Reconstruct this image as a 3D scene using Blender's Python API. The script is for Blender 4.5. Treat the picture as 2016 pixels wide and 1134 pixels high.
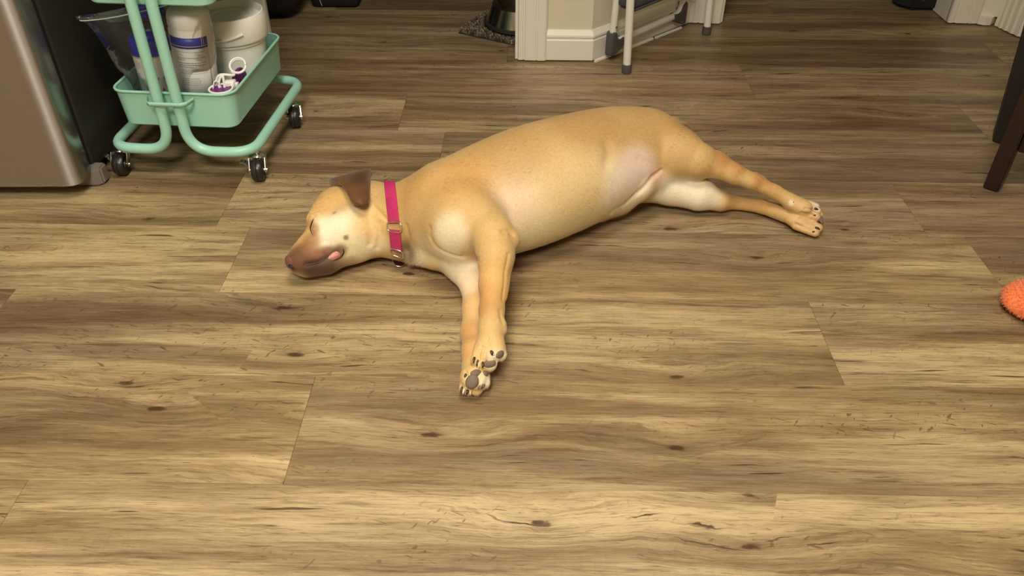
import bpy, bmesh, math, random
import numpy as np
from mathutils import Vector, Matrix, noise
random.seed(7); rng = np.random.default_rng(7)
for o in list(bpy.data.objects): bpy.data.objects.remove(o)
SC = bpy.context.scene
C = SC.collection

# ---------------------------------------------------------------- camera, world, lights, exposure
CAM_H, PITCH, ROLL, FPX, YAW = .9674, .6566, .0075, 1604.38, -.0126
_c, _s = math.cos(PITCH), math.sin(PITCH)
_F = Vector((math.sin(YAW) * _c, math.cos(YAW) * _c, -_s))
_R = Vector((math.cos(YAW), -math.sin(YAW), 0)); _U = _R.cross(_F)
_R, _U = math.cos(ROLL) * _R + math.sin(ROLL) * _U, -math.sin(ROLL) * _R + math.cos(ROLL) * _U
cam = bpy.data.cameras.new('camera'); cam_o = bpy.data.objects.new('camera', cam); C.objects.link(cam_o)
cam.sensor_width = 36; cam.lens = FPX / 2016 * 36; cam.clip_start = .02; cam.clip_end = 50
cam_o.matrix_world = Matrix(((_R.x, _U.x, -_F.x, 0), (_R.y, _U.y, -_F.y, 0), (_R.z, _U.z, -_F.z, CAM_H), (0, 0, 0, 1)))
SC.camera = cam_o

W = bpy.data.worlds.new('world'); SC.world = W; W.use_nodes = True
W.node_tree.nodes['Background'].inputs[0].default_value = (1, .85, .65, 1)
W.node_tree.nodes['Background'].inputs[1].default_value = .015

def area_light(name, loc, size, power, col, rot=(0, 0, 0), spread=180):
    l = bpy.data.lights.new(name, 'AREA'); l.shape = 'DISK'; l.size = size; l.energy = power; l.color = col
    l.spread = math.radians(spread)
    o = bpy.data.objects.new(name, l); C.objects.link(o); o.location = loc; o.rotation_euler = rot
    return o
KEY = (1., .935, .81)
area_light('ceiling_lamp_light', (-.05, .80, 2.36), .80, 18, KEY, spread=130)
area_light('kitchen_lamp_light', (-.30, -.75, 2.36), .80, 66, KEY, spread=140)
SC.view_settings.view_transform = 'Standard'; SC.view_settings.look = 'None'
SC.view_settings.exposure = .1; SC.view_settings.gamma = 1.; SC.view_settings.use_curve_mapping = False

def P(x, y, z):
    """The point at height z that the photograph shows at (x, y) of its 2016 x 1134 frame."""
    d = _F * FPX + _R * (x - 1008) - _U * (y - 567)
    t = (z - CAM_H) / d.z
    return np.array((d.x * t, d.y * t, z))

# ---------------------------------------------------------------- helpers
def srgb(r, g, b):
    f = lambda c: (c / 12.92 if c <= .04045 else ((c + .055) / 1.055) ** 2.4)
    return (f(r / 255), f(g / 255), f(b / 255), 1)
def link(name, me, mat=None, parent=None, smooth=True):
    o = bpy.data.objects.new(name, me); C.objects.link(o)
    if mat is not None and not me.materials: me.materials.append(mat)
    if parent: o.parent = parent
    if smooth and len(me.polygons): me.polygons.foreach_set('use_smooth', [True] * len(me.polygons))
    return o
def empty(name, loc=(0, 0, 0), rz=0):
    o = bpy.data.objects.new(name, None); C.objects.link(o); o.location = loc; o.rotation_euler = (0, 0, rz)
    o.empty_display_size = .05
    return o
def tag(o, label, cat, group=None, kind=None):
    o['label'] = label; o['category'] = cat
    if group: o['group'] = group
    if kind: o['kind'] = kind
    return o
def struct(o, label=None):
    o['kind'] = 'structure'
    if label: o['label'] = label
    return o
def mesh(name, v, f):
    me = bpy.data.meshes.new(name); me.from_pydata([tuple(map(float, q)) for q in v], [], [tuple(map(int, q)) for q in f]); me.update()
    return me
def bm_mesh(name, bm):
    me = bpy.data.meshes.new(name); bmesh.ops.recalc_face_normals(bm, faces=bm.faces); bm.to_mesh(me); bm.free(); return me
def sharpen(o, deg=32):
    me = o.data
    bm = bmesh.new(); bm.from_mesh(me)
    for e in bm.edges:
        e.smooth = not (len(e.link_faces) == 2 and e.calc_face_angle(0) > math.radians(deg))
    bm.to_mesh(me); bm.free(); return o
def box_me(name, lo, hi, bev=0., seg=2):
    bm = bmesh.new(); bmesh.ops.create_cube(bm, size=1)
    for v in bm.verts:
        v.co = Vector([(lo[i] + hi[i]) / 2 + v.co[i] * (hi[i] - lo[i]) for i in range(3)])
    if bev: bmesh.ops.bevel(bm, geom=list(bm.edges), offset=bev, segments=seg, affect='EDGES', profile=.5)
    return bm_mesh(name, bm)
def box(name, lo, hi, mat, parent=None, bev=0., seg=2):
    return sharpen(link(name, box_me(name, lo, hi, bev, seg), mat, parent), 50)
def prism(name, poly, z0, z1, mat, parent=None, bev=0.):
    bm = bmesh.new()
    vs = [bm.verts.new((x, y, z0)) for x, y in poly]; f = bm.faces.new(vs)
    r = bmesh.ops.extrude_face_region(bm, geom=[f])
    for v in r['geom']:
        if isinstance(v, bmesh.types.BMVert): v.co.z = z1
    bmesh.ops.recalc_face_normals(bm, faces=bm.faces)
    if bev: bmesh.ops.bevel(bm, geom=list(bm.edges), offset=bev, segments=2, affect='EDGES')
    return sharpen(link(name, bm_mesh(name, bm), mat, parent), 25)
def fillet(pts, r, n=7):
    pts = [Vector(p) for p in pts]; out = [pts[0]]
    for i in range(1, len(pts) - 1):
        a, b, c = pts[i-1], pts[i], pts[i+1]
        d1, d2 = (a - b).normalized(), (c - b).normalized()
        rr = r[i] if isinstance(r, (list, tuple)) else r
        ang = d1.angle(d2)
        if rr <= 0 or ang > 3.1: out.append(b); continue
        L = min(rr / math.tan(ang / 2), (a - b).length * .49, (c - b).length * .49)
        for k in range(n + 1):
            t = k / n; p1 = b + d1 * L; p2 = b + d2 * L
            out.append((1-t)**2 * p1 + 2*t*(1-t) * b + t*t * p2)
    out.append(pts[-1]); return out
def sweep_vf(pts, r, n=14, closed=False, caps=True, prof=None):
    pts = [Vector(p) for p in pts]; m = len(pts); vs = []; fs = []
    T = []
    for i in range(m):
        a = pts[i-1] if (i or closed) else pts[0]; b = pts[(i+1) % m] if (i < m-1 or closed) else pts[-1]
        T.append((b - a).normalized())
    up = Vector((0, 0, 1)) if abs(T[0].z) < .9 else Vector((0, 1, 0))
    N = (up - T[0] * up.dot(T[0])).normalized()
    for i in range(m):
        if i:
            ax = T[i-1].cross(T[i])
            if ax.length > 1e-7: N = Matrix.Rotation(T[i-1].angle(T[i]), 3, ax) @ N
            N = (N - T[i] * N.dot(T[i])).normalized()
        B = T[i].cross(N); rr = r[i] if hasattr(r, '__len__') else r
        for k in range(n):
            if prof: x, y = prof[k]
            else: x, y = math.cos(2*math.pi*k/n), math.sin(2*math.pi*k/n)
            vs.append(pts[i] + (N * x + B * y) * rr)
    for i in range(m if closed else m - 1):
        j = (i + 1) % m
        for k in range(n):
            l = (k + 1) % n; fs.append((i*n + k, i*n + l, j*n + l, j*n + k))
    if caps and not closed:
        fs.append(tuple(range(n))[::-1]); fs.append(tuple((m-1)*n + k for k in range(n)))
    return vs, fs
def tube(name, pts, r, mat, parent=None, n=14, closed=False, prof=None):
    if prof: n = len(prof)
    return sharpen(link(name, mesh(name, *sweep_vf(pts, r, n, closed, prof=prof)), mat, parent), 60)
def lathe_vf(prof, n=48, c=(0, 0, 0)):
    vs, fs = [], []
    for (r, z) in prof:
        for k in range(n):
            a = 2 * math.pi * k / n; vs.append((c[0] + r * math.cos(a), c[1] + r * math.sin(a), c[2] + z))
    for i in range(len(prof) - 1):
        for k in range(n):
            l = (k + 1) % n; fs.append((i*n + k, i*n + l, (i+1)*n + l, (i+1)*n + k))
    if prof[0][0] > 1e-6: fs.append(tuple(range(n))[::-1])
    if prof[-1][0] > 1e-6: fs.append(tuple((len(prof)-1)*n + k for k in range(n)))
    return vs, fs
def lathe(name, prof, mat, parent=None, n=48, c=(0, 0, 0), deg=40):
    me = mesh(name, *lathe_vf(prof, n, c))
    bm = bmesh.new(); bm.from_mesh(me); bmesh.ops.remove_doubles(bm, verts=bm.verts, dist=1e-6)
    bmesh.ops.recalc_face_normals(bm, faces=bm.faces); bm.to_mesh(me); bm.free()
    return sharpen(link(name, me, mat, parent), deg)
def ellipsoid(name, c, r, mat, parent=None, rot=(0, 0, 0), seg=(20, 12), power=1.):
    bm = bmesh.new(); bmesh.ops.create_uvsphere(bm, u_segments=seg[0], v_segments=seg[1], radius=1)
    M = Matrix.Translation(c) @ Matrix.Rotation(rot[2], 4, 'Z') @ Matrix.Rotation(rot[1], 4, 'Y') @ Matrix.Rotation(rot[0], 4, 'X')
    for v in bm.verts:
        q = Vector([math.copysign(abs(t) ** power, t) for t in v.co])
        v.co = M @ Vector((q.x * r[0], q.y * r[1], q.z * r[2]))
    return link(name, bm_mesh(name, bm), mat, parent)
def join_vf(*parts):
    V, Fc, k = [], [], 0
    for v, f in parts:
        V += [tuple(q) for q in v]; Fc += [tuple(i + k for i in q) for q in f]; k += len(v)
    return V, Fc

# ---------------------------------------------------------------- materials
def new_mat(name):
    m = bpy.data.materials.new(name); m.use_nodes = True; nt = m.node_tree
    return m, nt, nt.nodes, nt.links, nt.nodes['Principled BSDF']
def node(nt, typ, **kw):
    n = nt.nodes.new(typ)
    for k, v in kw.items():
        if k == 'ins':
            for kk, vv in v.items(): n.inputs[kk].default_value = vv
        else: setattr(n, k, v)
    return n
def plain(name, col, rough=.5, metal=0., bump=0., scale=60., vary=.06, spec=.5, coat=0., sheen=0., stretch=(1, 1, 1)):
    m, nt, N, L, b = new_mat(name)
    b.inputs['Roughness'].default_value = rough; b.inputs['Metallic'].default_value = metal
    b.inputs['Specular IOR Level'].default_value = spec; b.inputs['Coat Weight'].default_value = coat
    if sheen: b.inputs['Sheen Weight'].default_value = sheen
    tc = node(nt, 'ShaderNodeTexCoord'); mp = node(nt, 'ShaderNodeMapping'); mp.inputs['Scale'].default_value = stretch
    L.new(tc.outputs['Object'], mp.inputs[0])
    nz = node(nt, 'ShaderNodeTexNoise', ins={'Scale': scale, 'Detail': 4.}); L.new(mp.outputs[0], nz.inputs['Vector'])
    mx = node(nt, 'ShaderNodeMix', data_type='RGBA'); mx.blend_type = 'MIX'
    mx.inputs['A'].default_value = (col[0] * (1 - vary), col[1] * (1 - vary), col[2] * (1 - vary), 1)
    mx.inputs['B'].default_value = (min(1, col[0] * (1 + vary)), min(1, col[1] * (1 + vary)), min(1, col[2] * (1 + vary)), 1)
    L.new(nz.outputs['Fac'], mx.inputs['Factor']); L.new(mx.outputs['Result'], b.inputs['Base Color'])
    if bump:
        bp = node(nt, 'ShaderNodeBump', ins={'Strength': bump, 'Distance': .002}); L.new(nz.outputs['Fac'], bp.inputs['Height'])
        L.new(bp.outputs[0], b.inputs['Normal'])
    return m
# ---------------------------------------------------------------- floor of vinyl oak planks
def wood_floor_material():
    m, nt, N, L, b = new_mat('rustic_oak_plank')
    def math_(op, a, c=None, clamp=False):
        n = node(nt, 'ShaderNodeMath', operation=op); n.use_clamp = clamp
        for i, q in enumerate((a, c)):
            if q is None: continue
            if isinstance(q, (int, float)): n.inputs[i].default_value = q
            else: L.new(q, n.inputs[i])
        return n.outputs[0]
    def ramp(fac, stops):
        r = node(nt, 'ShaderNodeValToRGB'); e = r.color_ramp.elements
        while len(e) < len(stops): e.new(.5)
        for i, (p, c) in enumerate(stops): e[i].position = p; e[i].color = c
        L.new(fac, r.inputs[0]); return r.outputs[0]
    def mix(f, a, c, typ='MIX'):
        n = node(nt, 'ShaderNodeMix', data_type='RGBA'); n.blend_type = typ
        for k, q in (('Factor', f), ('A', a), ('B', c)):
            if isinstance(q, (int, float, tuple)): n.inputs[k].default_value = q
            else: L.new(q, n.inputs[k])
        return n.outputs['Result']
    def noise_(vec, sc, det=4., rough=.55, dist=0.):
        mp = node(nt, 'ShaderNodeMapping'); mp.inputs['Scale'].default_value = sc; L.new(vec, mp.inputs[0])
        n = node(nt, 'ShaderNodeTexNoise', ins={'Scale': 1., 'Detail': det, 'Roughness': rough, 'Distortion': dist}); L.new(mp.outputs[0], n.inputs['Vector'])
        return n.outputs['Fac']
    tc = node(nt, 'ShaderNodeTexCoord'); oi = node(nt, 'ShaderNodeObjectInfo')
    off = node(nt, 'ShaderNodeCombineXYZ'); r = oi.outputs['Random']
    L.new(math_('MULTIPLY', r, 37.), off.inputs[0]); L.new(math_('MULTIPLY', r, 91.), off.inputs[1]); L.new(math_('MULTIPLY', r, 53.), off.inputs[2])
    add = node(nt, 'ShaderNodeVectorMath', operation='ADD'); L.new(tc.outputs['Object'], add.inputs[0]); L.new(off.outputs[0], add.inputs[1])
    co = add.outputs[0]
    # knots: sparse cells, the grain bends round them
    mp = node(nt, 'ShaderNodeMapping'); mp.inputs['Scale'].default_value = (3.0, 8.5, 1); L.new(co, mp.inputs[0])
    vo = node(nt, 'ShaderNodeTexVoronoi', voronoi_dimensions='2D', ins={'Scale': 1., 'Randomness': 1.}); L.new(mp.outputs[0], vo.inputs['Vector'])
    kd = math_('ADD', vo.outputs['Distance'], math_('MULTIPLY', math_('SUBTRACT', noise_(co, (38., 75., 1.), 2.), .5), .16))
    sep = node(nt, 'ShaderNodeSeparateColor'); L.new(vo.outputs['Color'], sep.inputs[0])
    few = math_('GREATER_THAN', sep.outputs[0], .70)
    knot = math_('MULTIPLY', ramp(kd, [(0., (1, 1, 1, 1)), (.022, (.9, .9, .9, 1)), (.05, (.25, .25, .25, 1)), (.15, (0, 0, 0, 1))]), few)
    bend = math_('MULTIPLY', ramp(kd, [(0., (1, 1, 1, 1)), (.5, (0, 0, 0, 1))]), few)
    sx = node(nt, 'ShaderNodeSeparateXYZ'); L.new(co, sx.inputs[0])
    wob = noise_(co, (3.2, 10., 1.), 3.)
    yy = math_('ADD', sx.outputs[1], math_('ADD', math_('MULTIPLY', bend, .030), math_('MULTIPLY', wob, .035)))
    cb = node(nt, 'ShaderNodeCombineXYZ'); L.new(sx.outputs[0], cb.inputs[0]); L.new(yy, cb.inputs[1]); L.new(sx.outputs[2], cb.inputs[2])
    g = cb.outputs[0]
    cb2 = node(nt, 'ShaderNodeCombineXYZ'); L.new(sx.outputs[0], cb2.inputs[0]); L.new(sx.outputs[2], cb2.inputs[2])
    L.new(math_('ADD', sx.outputs[1], math_('ADD', math_('MULTIPLY', bend, .018), math_('MULTIPLY', noise_(co, (1.6, 5., 1.), 1.), .030))), cb2.inputs[1])
    g2 = cb2.outputs[0]
    broad = noise_(g, (.8, 8., 1.), 4., .6)
    bands = noise_(g, (1.8, 30., 1.), 6., .68)
    streak = noise_(g, (4.5, 72., 1.), 5., .68)
    fine = noise_(g2, (15., 330., 1.), 6., .78)
    pores = noise_(g2, (26., 460., 1.), 3., .6)
    saw = noise_(co, (190., 14., 1.), 2., .5)
    tone = noise_(co, (.9, 3.2, 1.), 3.)
    base = ramp(broad, [(.37, srgb(*DARKW)), (.49, srgb(*MIDW)), (.60, srgb(*LIGHTW))])
    hue = mix(ramp(tone, [(.4, (0, 0, 0, 1)), (.62, (1, 1, 1, 1))]), base, srgb(*GREYW), 'MIX')
    base = mix(.42, base, hue)
    base = mix(math_('MULTIPLY', ramp(bands, [(.36, (1, 1, 1, 1)), (.54, (0, 0, 0, 1))]), .66), base, srgb(*BANDW))
    base = mix(math_('MULTIPLY', ramp(streak, [(.32, (1, 1, 1, 1)), (.46, (0, 0, 0, 1))]), .62), base, srgb(*STREAKW))
    base = mix(math_('MULTIPLY', ramp(bands, [(.56, (0, 0, 0, 1)), (.75, (1, 1, 1, 1))]), .45), base, srgb(*HIGHW))
    base = mix(math_('MULTIPLY', ramp(fine, [(.36, (1, 1, 1, 1)), (.50, (0, 0, 0, 1))]), .55), base, srgb(*FINEW))
    base = mix(math_('MULTIPLY', ramp(fine, [(.56, (0, 0, 0, 1)), (.72, (1, 1, 1, 1))]), .30), base, srgb(*HIGHW))
    base = mix(math_('MULTIPLY', ramp(pores, [(.30, (1, 1, 1, 1)), (.37, (0, 0, 0, 1))]), .75), base, srgb(70, 48, 28))
    # short cracks beside the grain
    mpc = node(nt, 'ShaderNodeMapping'); mpc.inputs['Scale'].default_value = (1.6, 46., 1.); L.new(g, mpc.inputs[0])
    crack = noise_(g, (5.5, 120., 1.), 2., .5)
    where = noise_(co, (2., 11., 1.), 1.)
    cr = math_('MULTIPLY', ramp(crack, [(.29, (1, 1, 1, 1)), (.33, (0, 0, 0, 1))]), ramp(where, [(.5, (0, 0, 0, 1)), (.58, (1, 1, 1, 1))]))
    base = mix(math_('MULTIPLY', cr, .85), base, srgb(52, 34, 20))
    base = mix(math_('MULTIPLY', math_('MULTIPLY', ramp(saw, [(.52, (0, 0, 0, 1)), (.66, (1, 1, 1, 1))]), ramp(where, [(.45, (1, 1, 1, 1)), (.55, (0, 0, 0, 1))])), .09), base, srgb(*BANDW))
    # slanted ray flecks in patches
    def flecks(ang, sc, off):
        mp_ = node(nt, 'ShaderNodeMapping'); mp_.inputs['Rotation'].default_value = (0, 0, ang); mp_.inputs['Location'].default_value = (off, off, 0); L.new(co, mp_.inputs[0])
        return ramp(noise_(mp_.outputs[0], sc, 1., .4), [(.265, (1, 1, 1, 1)), (.30, (0, 0, 0, 1))])
    patch = ramp(noise_(co, (1.4, 7., 1.), 2.), [(.47, (0, 0, 0, 1)), (.60, (1, 1, 1, 1))])
    fl = math_('MULTIPLY', math_('MAXIMUM', flecks(.35, (30., 190., 1.), 3.), flecks(-.9, (60., 150., 1.), 9.)), patch)
    base = mix(math_('MULTIPLY', fl, .7), base, srgb(84, 62, 38))
    base = mix(math_('MULTIPLY', knot, .9), base, srgb(58, 38, 22))
    # each plank a little lighter or darker
    hsv = node(nt, 'ShaderNodeHueSaturation'); L.new(base, hsv.inputs['Color'])
    tn = node(nt, 'ShaderNodeAttribute', attribute_type='OBJECT', attribute_name='tone'); L.new(tn.outputs['Fac'], hsv.inputs['Value'])
    L.new(hsv.outputs[0], b.inputs['Base Color'])
    rg = ramp(fine, [(.3, (.42, .42, .42, 1)), (.7, (.34, .34, .34, 1))]); L.new(rg, b.inputs['Roughness'])
    b.inputs['Specular IOR Level'].default_value = .28
    h = math_('SUBTRACT', math_('ADD', math_('MULTIPLY', fine, .6), math_('MULTIPLY', streak, .5)), math_('ADD', math_('MULTIPLY', cr, .8), math_('MULTIPLY', knot, .3)))
    bp = node(nt, 'ShaderNodeBump', ins={'Strength': .35, 'Distance': .0016}); L.new(h, bp.inputs['Height']); L.new(bp.outputs[0], b.inputs['Normal'])
    return m
DARKW, MIDW, LIGHTW = (112, 91, 64), (154, 130, 94), (190, 166, 124)
GREYW, BANDW, STREAKW, HIGHW, FINEW = (150, 132, 108), (106, 84, 58), (72, 53, 34), (216, 194, 150), (88, 68, 46)
M_FLOOR = wood_floor_material()
M_GAP = plain('plank_gap_dark', srgb(40, 28, 18), .8)
FX0, FX1, FY0, FY1 = -2.35, 2.45, -2.6, 4.25
PW, PL, SEAM0 = .2286, 1.524, .7716
floor = struct(box('floor', (FX0, FY0, -.03), (FX1, FY1, -.0055), M_GAP), 'brown rustic oak plank floor')
KNOWN = {-1: -.725, 0: -.346, 1: .551, 2: -.58, 3: .868, 4: -.20, 5: -.324, 6: .652, 7: -.05}
TONE = {(0, True): 1.06, (0, False): 1.02, (1, True): 1.03, (1, False): .90, (2, True): .98, (2, False): .97, (3, False): .94, (4, True): .94, (4, False): .94, (5, True): .92, (6, True): .88, (7, True): .90, (-1, True): 1.03, (-1, False): .9}
plank_cache = {}
row = int(math.floor((FY0 - SEAM0) / PW))
while SEAM0 + row * PW < FY1:
    y0 = max(SEAM0 + row * PW, FY0); y1 = min(SEAM0 + (row + 1) * PW, FY1)
    j = KNOWN.get(row, random.uniform(-.75, .75))
    x = j - PL * math.ceil((j - FX0) / PL)
    while x < FX1:
        a, c = max(x, FX0), min(x + PL, FX1)
        if c - a > .02:
            key = (round(c - a, 4), round(y1 - y0, 4))
            me = plank_cache.get(key)
            if me is None:
                g = .0002; hw, hh = (c - a) / 2, (y1 - y0) / 2
                me = plank_cache[key] = box_me('plank', (-hw + g, -hh + g, -.0055), (hw - g, hh - g, 0), .0004, 1)
            o = link('plank', me, M_FLOOR, floor, smooth=False); o.location = ((a + c) / 2, (y0 + y1) / 2, 0); o['tone'] = TONE.get((row, x > j - .1), 1.) * random.uniform(.95, 1.06)
        x += PL
    row += 1
# ---------------------------------------------------------------- walls, trim, ceiling
M_WALL = plain('wall_paint_beige', srgb(224, 217, 192), .75, bump=.15, scale=120, vary=.02)
M_DIM = plain('dimmed_hall_wall', srgb(150, 138, 118), .8, bump=.1, scale=120, vary=.02)  # the unlit back room's dimness is put into this wall colour
M_TRIM = plain('white_trim_paint', srgb(240, 234, 222), .42, bump=.05, scale=40, vary=.02)
M_CEIL = plain('ceiling_paint', srgb(235, 230, 220), .9, vary=.02)
WH = 2.44
struct(box('ceiling', (FX0, FY0, WH), (FX1, FY1, WH + .08), M_CEIL), 'plain off white ceiling')
WY = 2.402; WT = .115
center = [(-.014, WY), (.203, WY), (.548, 2.742), (.655, 2.742), (.655, 2.742 + WT), (.500, 2.742 + WT), (.156, WY + WT), (-.014, WY + WT)]
struct(prism('wall_center', center, 0, WH, M_WALL), 'beige wall corner between the two doorways')
struct(box('wall_back_left', (FX0, WY, 0), (-.80, WY + WT, WH), M_WALL), 'beige wall behind the refrigerator')
# headers over the two openings
struct(box('wall_header_left', (-.80, WY, 2.06), (-.014, WY + WT, WH), M_WALL), 'beige wall over the left doorway')
struct(prism('wall_header_right', [(.655, 2.742), (1.46, 2.775), (1.46, 2.775 + WT), (.655, 2.742 + WT)], 2.06, WH, M_WALL), 'beige wall over the right doorway')
struct(prism('wall_back_right', [(1.448, 2.775), (1.60, 2.775), (1.66, 2.89), (1.448, 2.89)], 0, WH, M_WALL), 'beige wall stub right of the doorway')
rd = Vector((.035, -.101)).normalized(); rn = Vector((-rd.y, rd.x)) * 1   # along and away from the room
if rn.x < 0: rn = -rn
A = Vector((1.590, 2.755)); B = A + rd * 2.25
struct(prism('wall_right', [tuple(A), tuple(B), (FX1, B.y), (FX1, A.y + .12), (A.x + .04, A.y + .12)], 0, WH, M_WALL), 'beige wall at the right')
struct(box('wall_far_right', (FX1 - .08, FY0, 0), (FX1, B.y, WH), M_WALL), 'beige side wall out of view')
struct(box('wall_left', (FX0, FY0, 0), (FX0 + .08, WY, WH), M_WALL), 'beige wall at the left')
struct(box('wall_behind', (FX0 + .08, FY0, 0), (FX1 - .08, FY0 + .08, WH), M_WALL), 'beige wall behind the viewer')
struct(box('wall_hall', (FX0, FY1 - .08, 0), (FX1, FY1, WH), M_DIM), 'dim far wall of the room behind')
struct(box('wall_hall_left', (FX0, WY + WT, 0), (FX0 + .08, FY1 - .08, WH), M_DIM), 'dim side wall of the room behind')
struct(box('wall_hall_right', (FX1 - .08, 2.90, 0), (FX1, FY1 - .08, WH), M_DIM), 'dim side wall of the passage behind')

def casing(name, p0, p1, prof, z1=2.06, label=None, z0=.004):
    """door casing: p0 to p1 along the wall on the floor, prof = [(fraction, depth)] seen from above, proud to the left of p0->p1 rotated -90"""
    p0, p1 = Vector(p0), Vector(p1); d = p1 - p0; n = Vector((d.y, -d.x)).normalized()
    poly = [tuple(p0)] + [tuple(p0 + d * t + n * q) for t, q in prof] + [tuple(p1)]
    return struct(prism(name, poly, z0, z1, M_TRIM), label)
PROF = [(0, .011), (.03, .015), (.17, .015), (.20, .012), (.225, .012), (.25, .017), (.62, .019), (.645, .016), (.67, .016), (.69, .020), (.94, .020), (1, .016)]
casing('trim_1', (-.018, WY), (.068, WY), PROF, label='white fluted door casing beside the left doorway')
casing('trim_2', (.566, 2.742), (.660, 2.742), PROF, label='white door casing behind the folding step stool')
casing('trim_3', (-.856, WY), (-.760, WY), PROF[::1], label='white door casing behind the rolling cart')
casing('trim_4', (1.434, 2.775), (1.530, 2.775), [(t, q + .004) for t, q in PROF], label='white fluted door casing at the right doorway')
q0 = A + rd * .012; q1 = q0 + rd * .112
casing('trim_5', tuple(q0), tuple(q1), [(0, .012), (.05, .018), (.12, .014), (.24, .020), (.30, .015), (.46, .021), (.52, .016), (.70, .022), (.76, .017), (.95, .021), (1, .014)], label='white fluted casing on the angled right wall')
# door jambs
struct(box('trim_6', (-.026, WY - .004, .003), (-.014, WY + WT + .004, 2.06), M_TRIM), 'white door jamb at the left doorway')
struct(box('trim_7', (1.434, 2.772, .003), (1.448, 2.895, 2.06), M_TRIM), 'white door jamb at the right doorway')
struct(box('trim_8', (.655, 2.738, .003), (.668, 2.742 + WT + .004, 2.06), M_TRIM), 'white door jamb beside the step stool')
def run_profile(name, path, prof, label):
    """sweep an (out, z) profile along a floor path; out is to the right of the walking direction"""
    V, Fc = [], []; path = [Vector(p) for p in path]; n = len(prof)
    for i, p in enumerate(path):
        a = (path[i] - path[i-1]).normalized() if i else None; b = (path[i+1] - path[i]).normalized() if i < len(path) - 1 else None
        nb = [Vector((q.y, -q.x)) for q in (a, b) if q is not None]
        m = sum(nb, Vector((0, 0))).normalized(); k = 1 / max(.3, m.dot(nb[0]))
        for (o, z) in prof: V.append((p.x + m.x * o * k, p.y + m.y * o * k, z))
    for i in range(len(path) - 1):
        for k in range(n):
            l = (k + 1) % n; Fc.append((i*n + k, i*n + l, (i+1)*n + l, (i+1)*n + k))
    Fc += [tuple(range(n)), tuple((len(path)-1)*n + k for k in range(n))[::-1]]
    me = mesh(name, V, Fc); bm = bmesh.new(); bm.from_mesh(me); bmesh.ops.recalc_face_normals(bm, faces=bm.faces); bm.to_mesh(me); bm.free()
    return struct(sharpen(link(name, me, M_TRIM), 25), label)
BASE = [(0, .004), (.013, .004), (.013, .064), (.0105, .067), (.0105, .071), (.013, .074), (.012, .080), (.006, .088), (.003, .094), (0, .094)]
run_profile('baseboard_center', [(.068, WY), (.203, WY), (.548, 2.742), (.566, 2.742)], BASE, 'white moulded baseboard round the wall corner')
run_profile('trim_9', [(.214, WY - .018), (.412, WY + .176)], [(0, .001), (.007, .001), (.007, .006), (.005, .009), (0, .009)], 'white shoe strip along the angled baseboard')
run_profile('trim_10', [(.422, WY + .184), (.520, WY + .280)], [(0, .001), (.006, .001), (.006, .005), (.004, .008), (0, .008)], 'short white shoe strip at the end of the angled baseboard')
run_profile('baseboard_left', [(FX0 + .08, WY), (-.856, WY)], BASE, 'white baseboard behind the refrigerator')
run_profile('baseboard_right', [tuple(q1), tuple(B)], BASE, 'white baseboard along the right wall')
# the small block where the two right casings meet
struct(prism('trim_11', [(1.528, 2.748), (1.545, 2.735), (1.566, 2.737), (1.588, 2.758), (1.57, 2.775), (1.53, 2.775)], .004, .030, M_TRIM), 'small white corner block between two casings')
struct(prism('trim_12', [(1.53, 2.764), (1.592, 2.740), (1.606, 2.752), (1.59, 2.776), (1.53, 2.776)], .030, 2.06, M_TRIM), 'white filler strip between two casings')
# ceiling lamps that the light comes from
M_GLOW, nt_, N_, L_, b_ = new_mat('lamp_diffuser'); b_.inputs['Base Color'].default_value = (1, .93, .8, 1)
b_.inputs['Emission Color'].default_value = (1, .88, .68, 1); b_.inputs['Emission Strength'].default_value = 3.
def ceiling_lamp(x, y, label):
    r = empty('ceiling_lamp', (x, y, WH)); tag(r, label, 'lamp', 'flush ceiling lamps out of view')
    lathe('base_plate', [(0, -.0), (.20, 0), (.20, -.025), (.185, -.03), (0, -.03)], M_TRIM, r)
    lathe('lamp_shade', [(.18, -.03), (.175, -.045), (.12, -.06), (0, -.066)], M_GLOW, r)
ceiling_lamp(-.05, .80, 'round flush ceiling lamp above the sleeping dog'); ceiling_lamp(-.30, -.75, 'round flush ceiling lamp behind the viewer')
# ---------------------------------------------------------------- refrigerator
def steel_material():
    m, nt, N, L, b = new_mat('brushed_stainless')
    b.inputs['Metallic'].default_value = 1.; b.inputs['Roughness'].default_value = .42
    b.inputs['Anisotropic'].default_value = .85; b.inputs['Anisotropic Rotation'].default_value = .25
    tc = node(nt, 'ShaderNodeTexCoord'); mp = node(nt, 'ShaderNodeMapping'); mp.inputs['Scale'].default_value = (3, 3, 500)
    L.new(tc.outputs['Object'], mp.inputs[0])
    nz = node(nt, 'ShaderNodeTexNoise', ins={'Scale': 1., 'Detail': 3.}); L.new(mp.outputs[0], nz.inputs['Vector'])
    mx = node(nt, 'ShaderNodeMix', data_type='RGBA'); mx.inputs['A'].default_value = (.44, .41, .405, 1); mx.inputs['B'].default_value = (.52, .485, .48, 1)
    L.new(nz.outputs['Fac'], mx.inputs['Factor']); L.new(mx.outputs['Result'], b.inputs['Base Color'])
    bp = node(nt, 'ShaderNodeBump', ins={'Strength': .08, 'Distance': .0005}); L.new(nz.outputs['Fac'], bp.inputs['Height']); L.new(bp.outputs[0], b.inputs['Normal'])
    return m
M_STEEL = steel_material()
M_EDGE = plain('satin_door_edge', (.30, .30, .28, 1), .22, .9, vary=.02)
M_BLACKPAINT = plain('black_cabinet_paint', srgb(42, 39, 35), .5, vary=.05, bump=.1, scale=300)
M_GREYPL = plain('grey_plastic', srgb(120, 112, 104), .5, vary=.03)
M_DARKRUB = plain('dark_rubber', srgb(40, 38, 36), .6, vary=.05)
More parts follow.
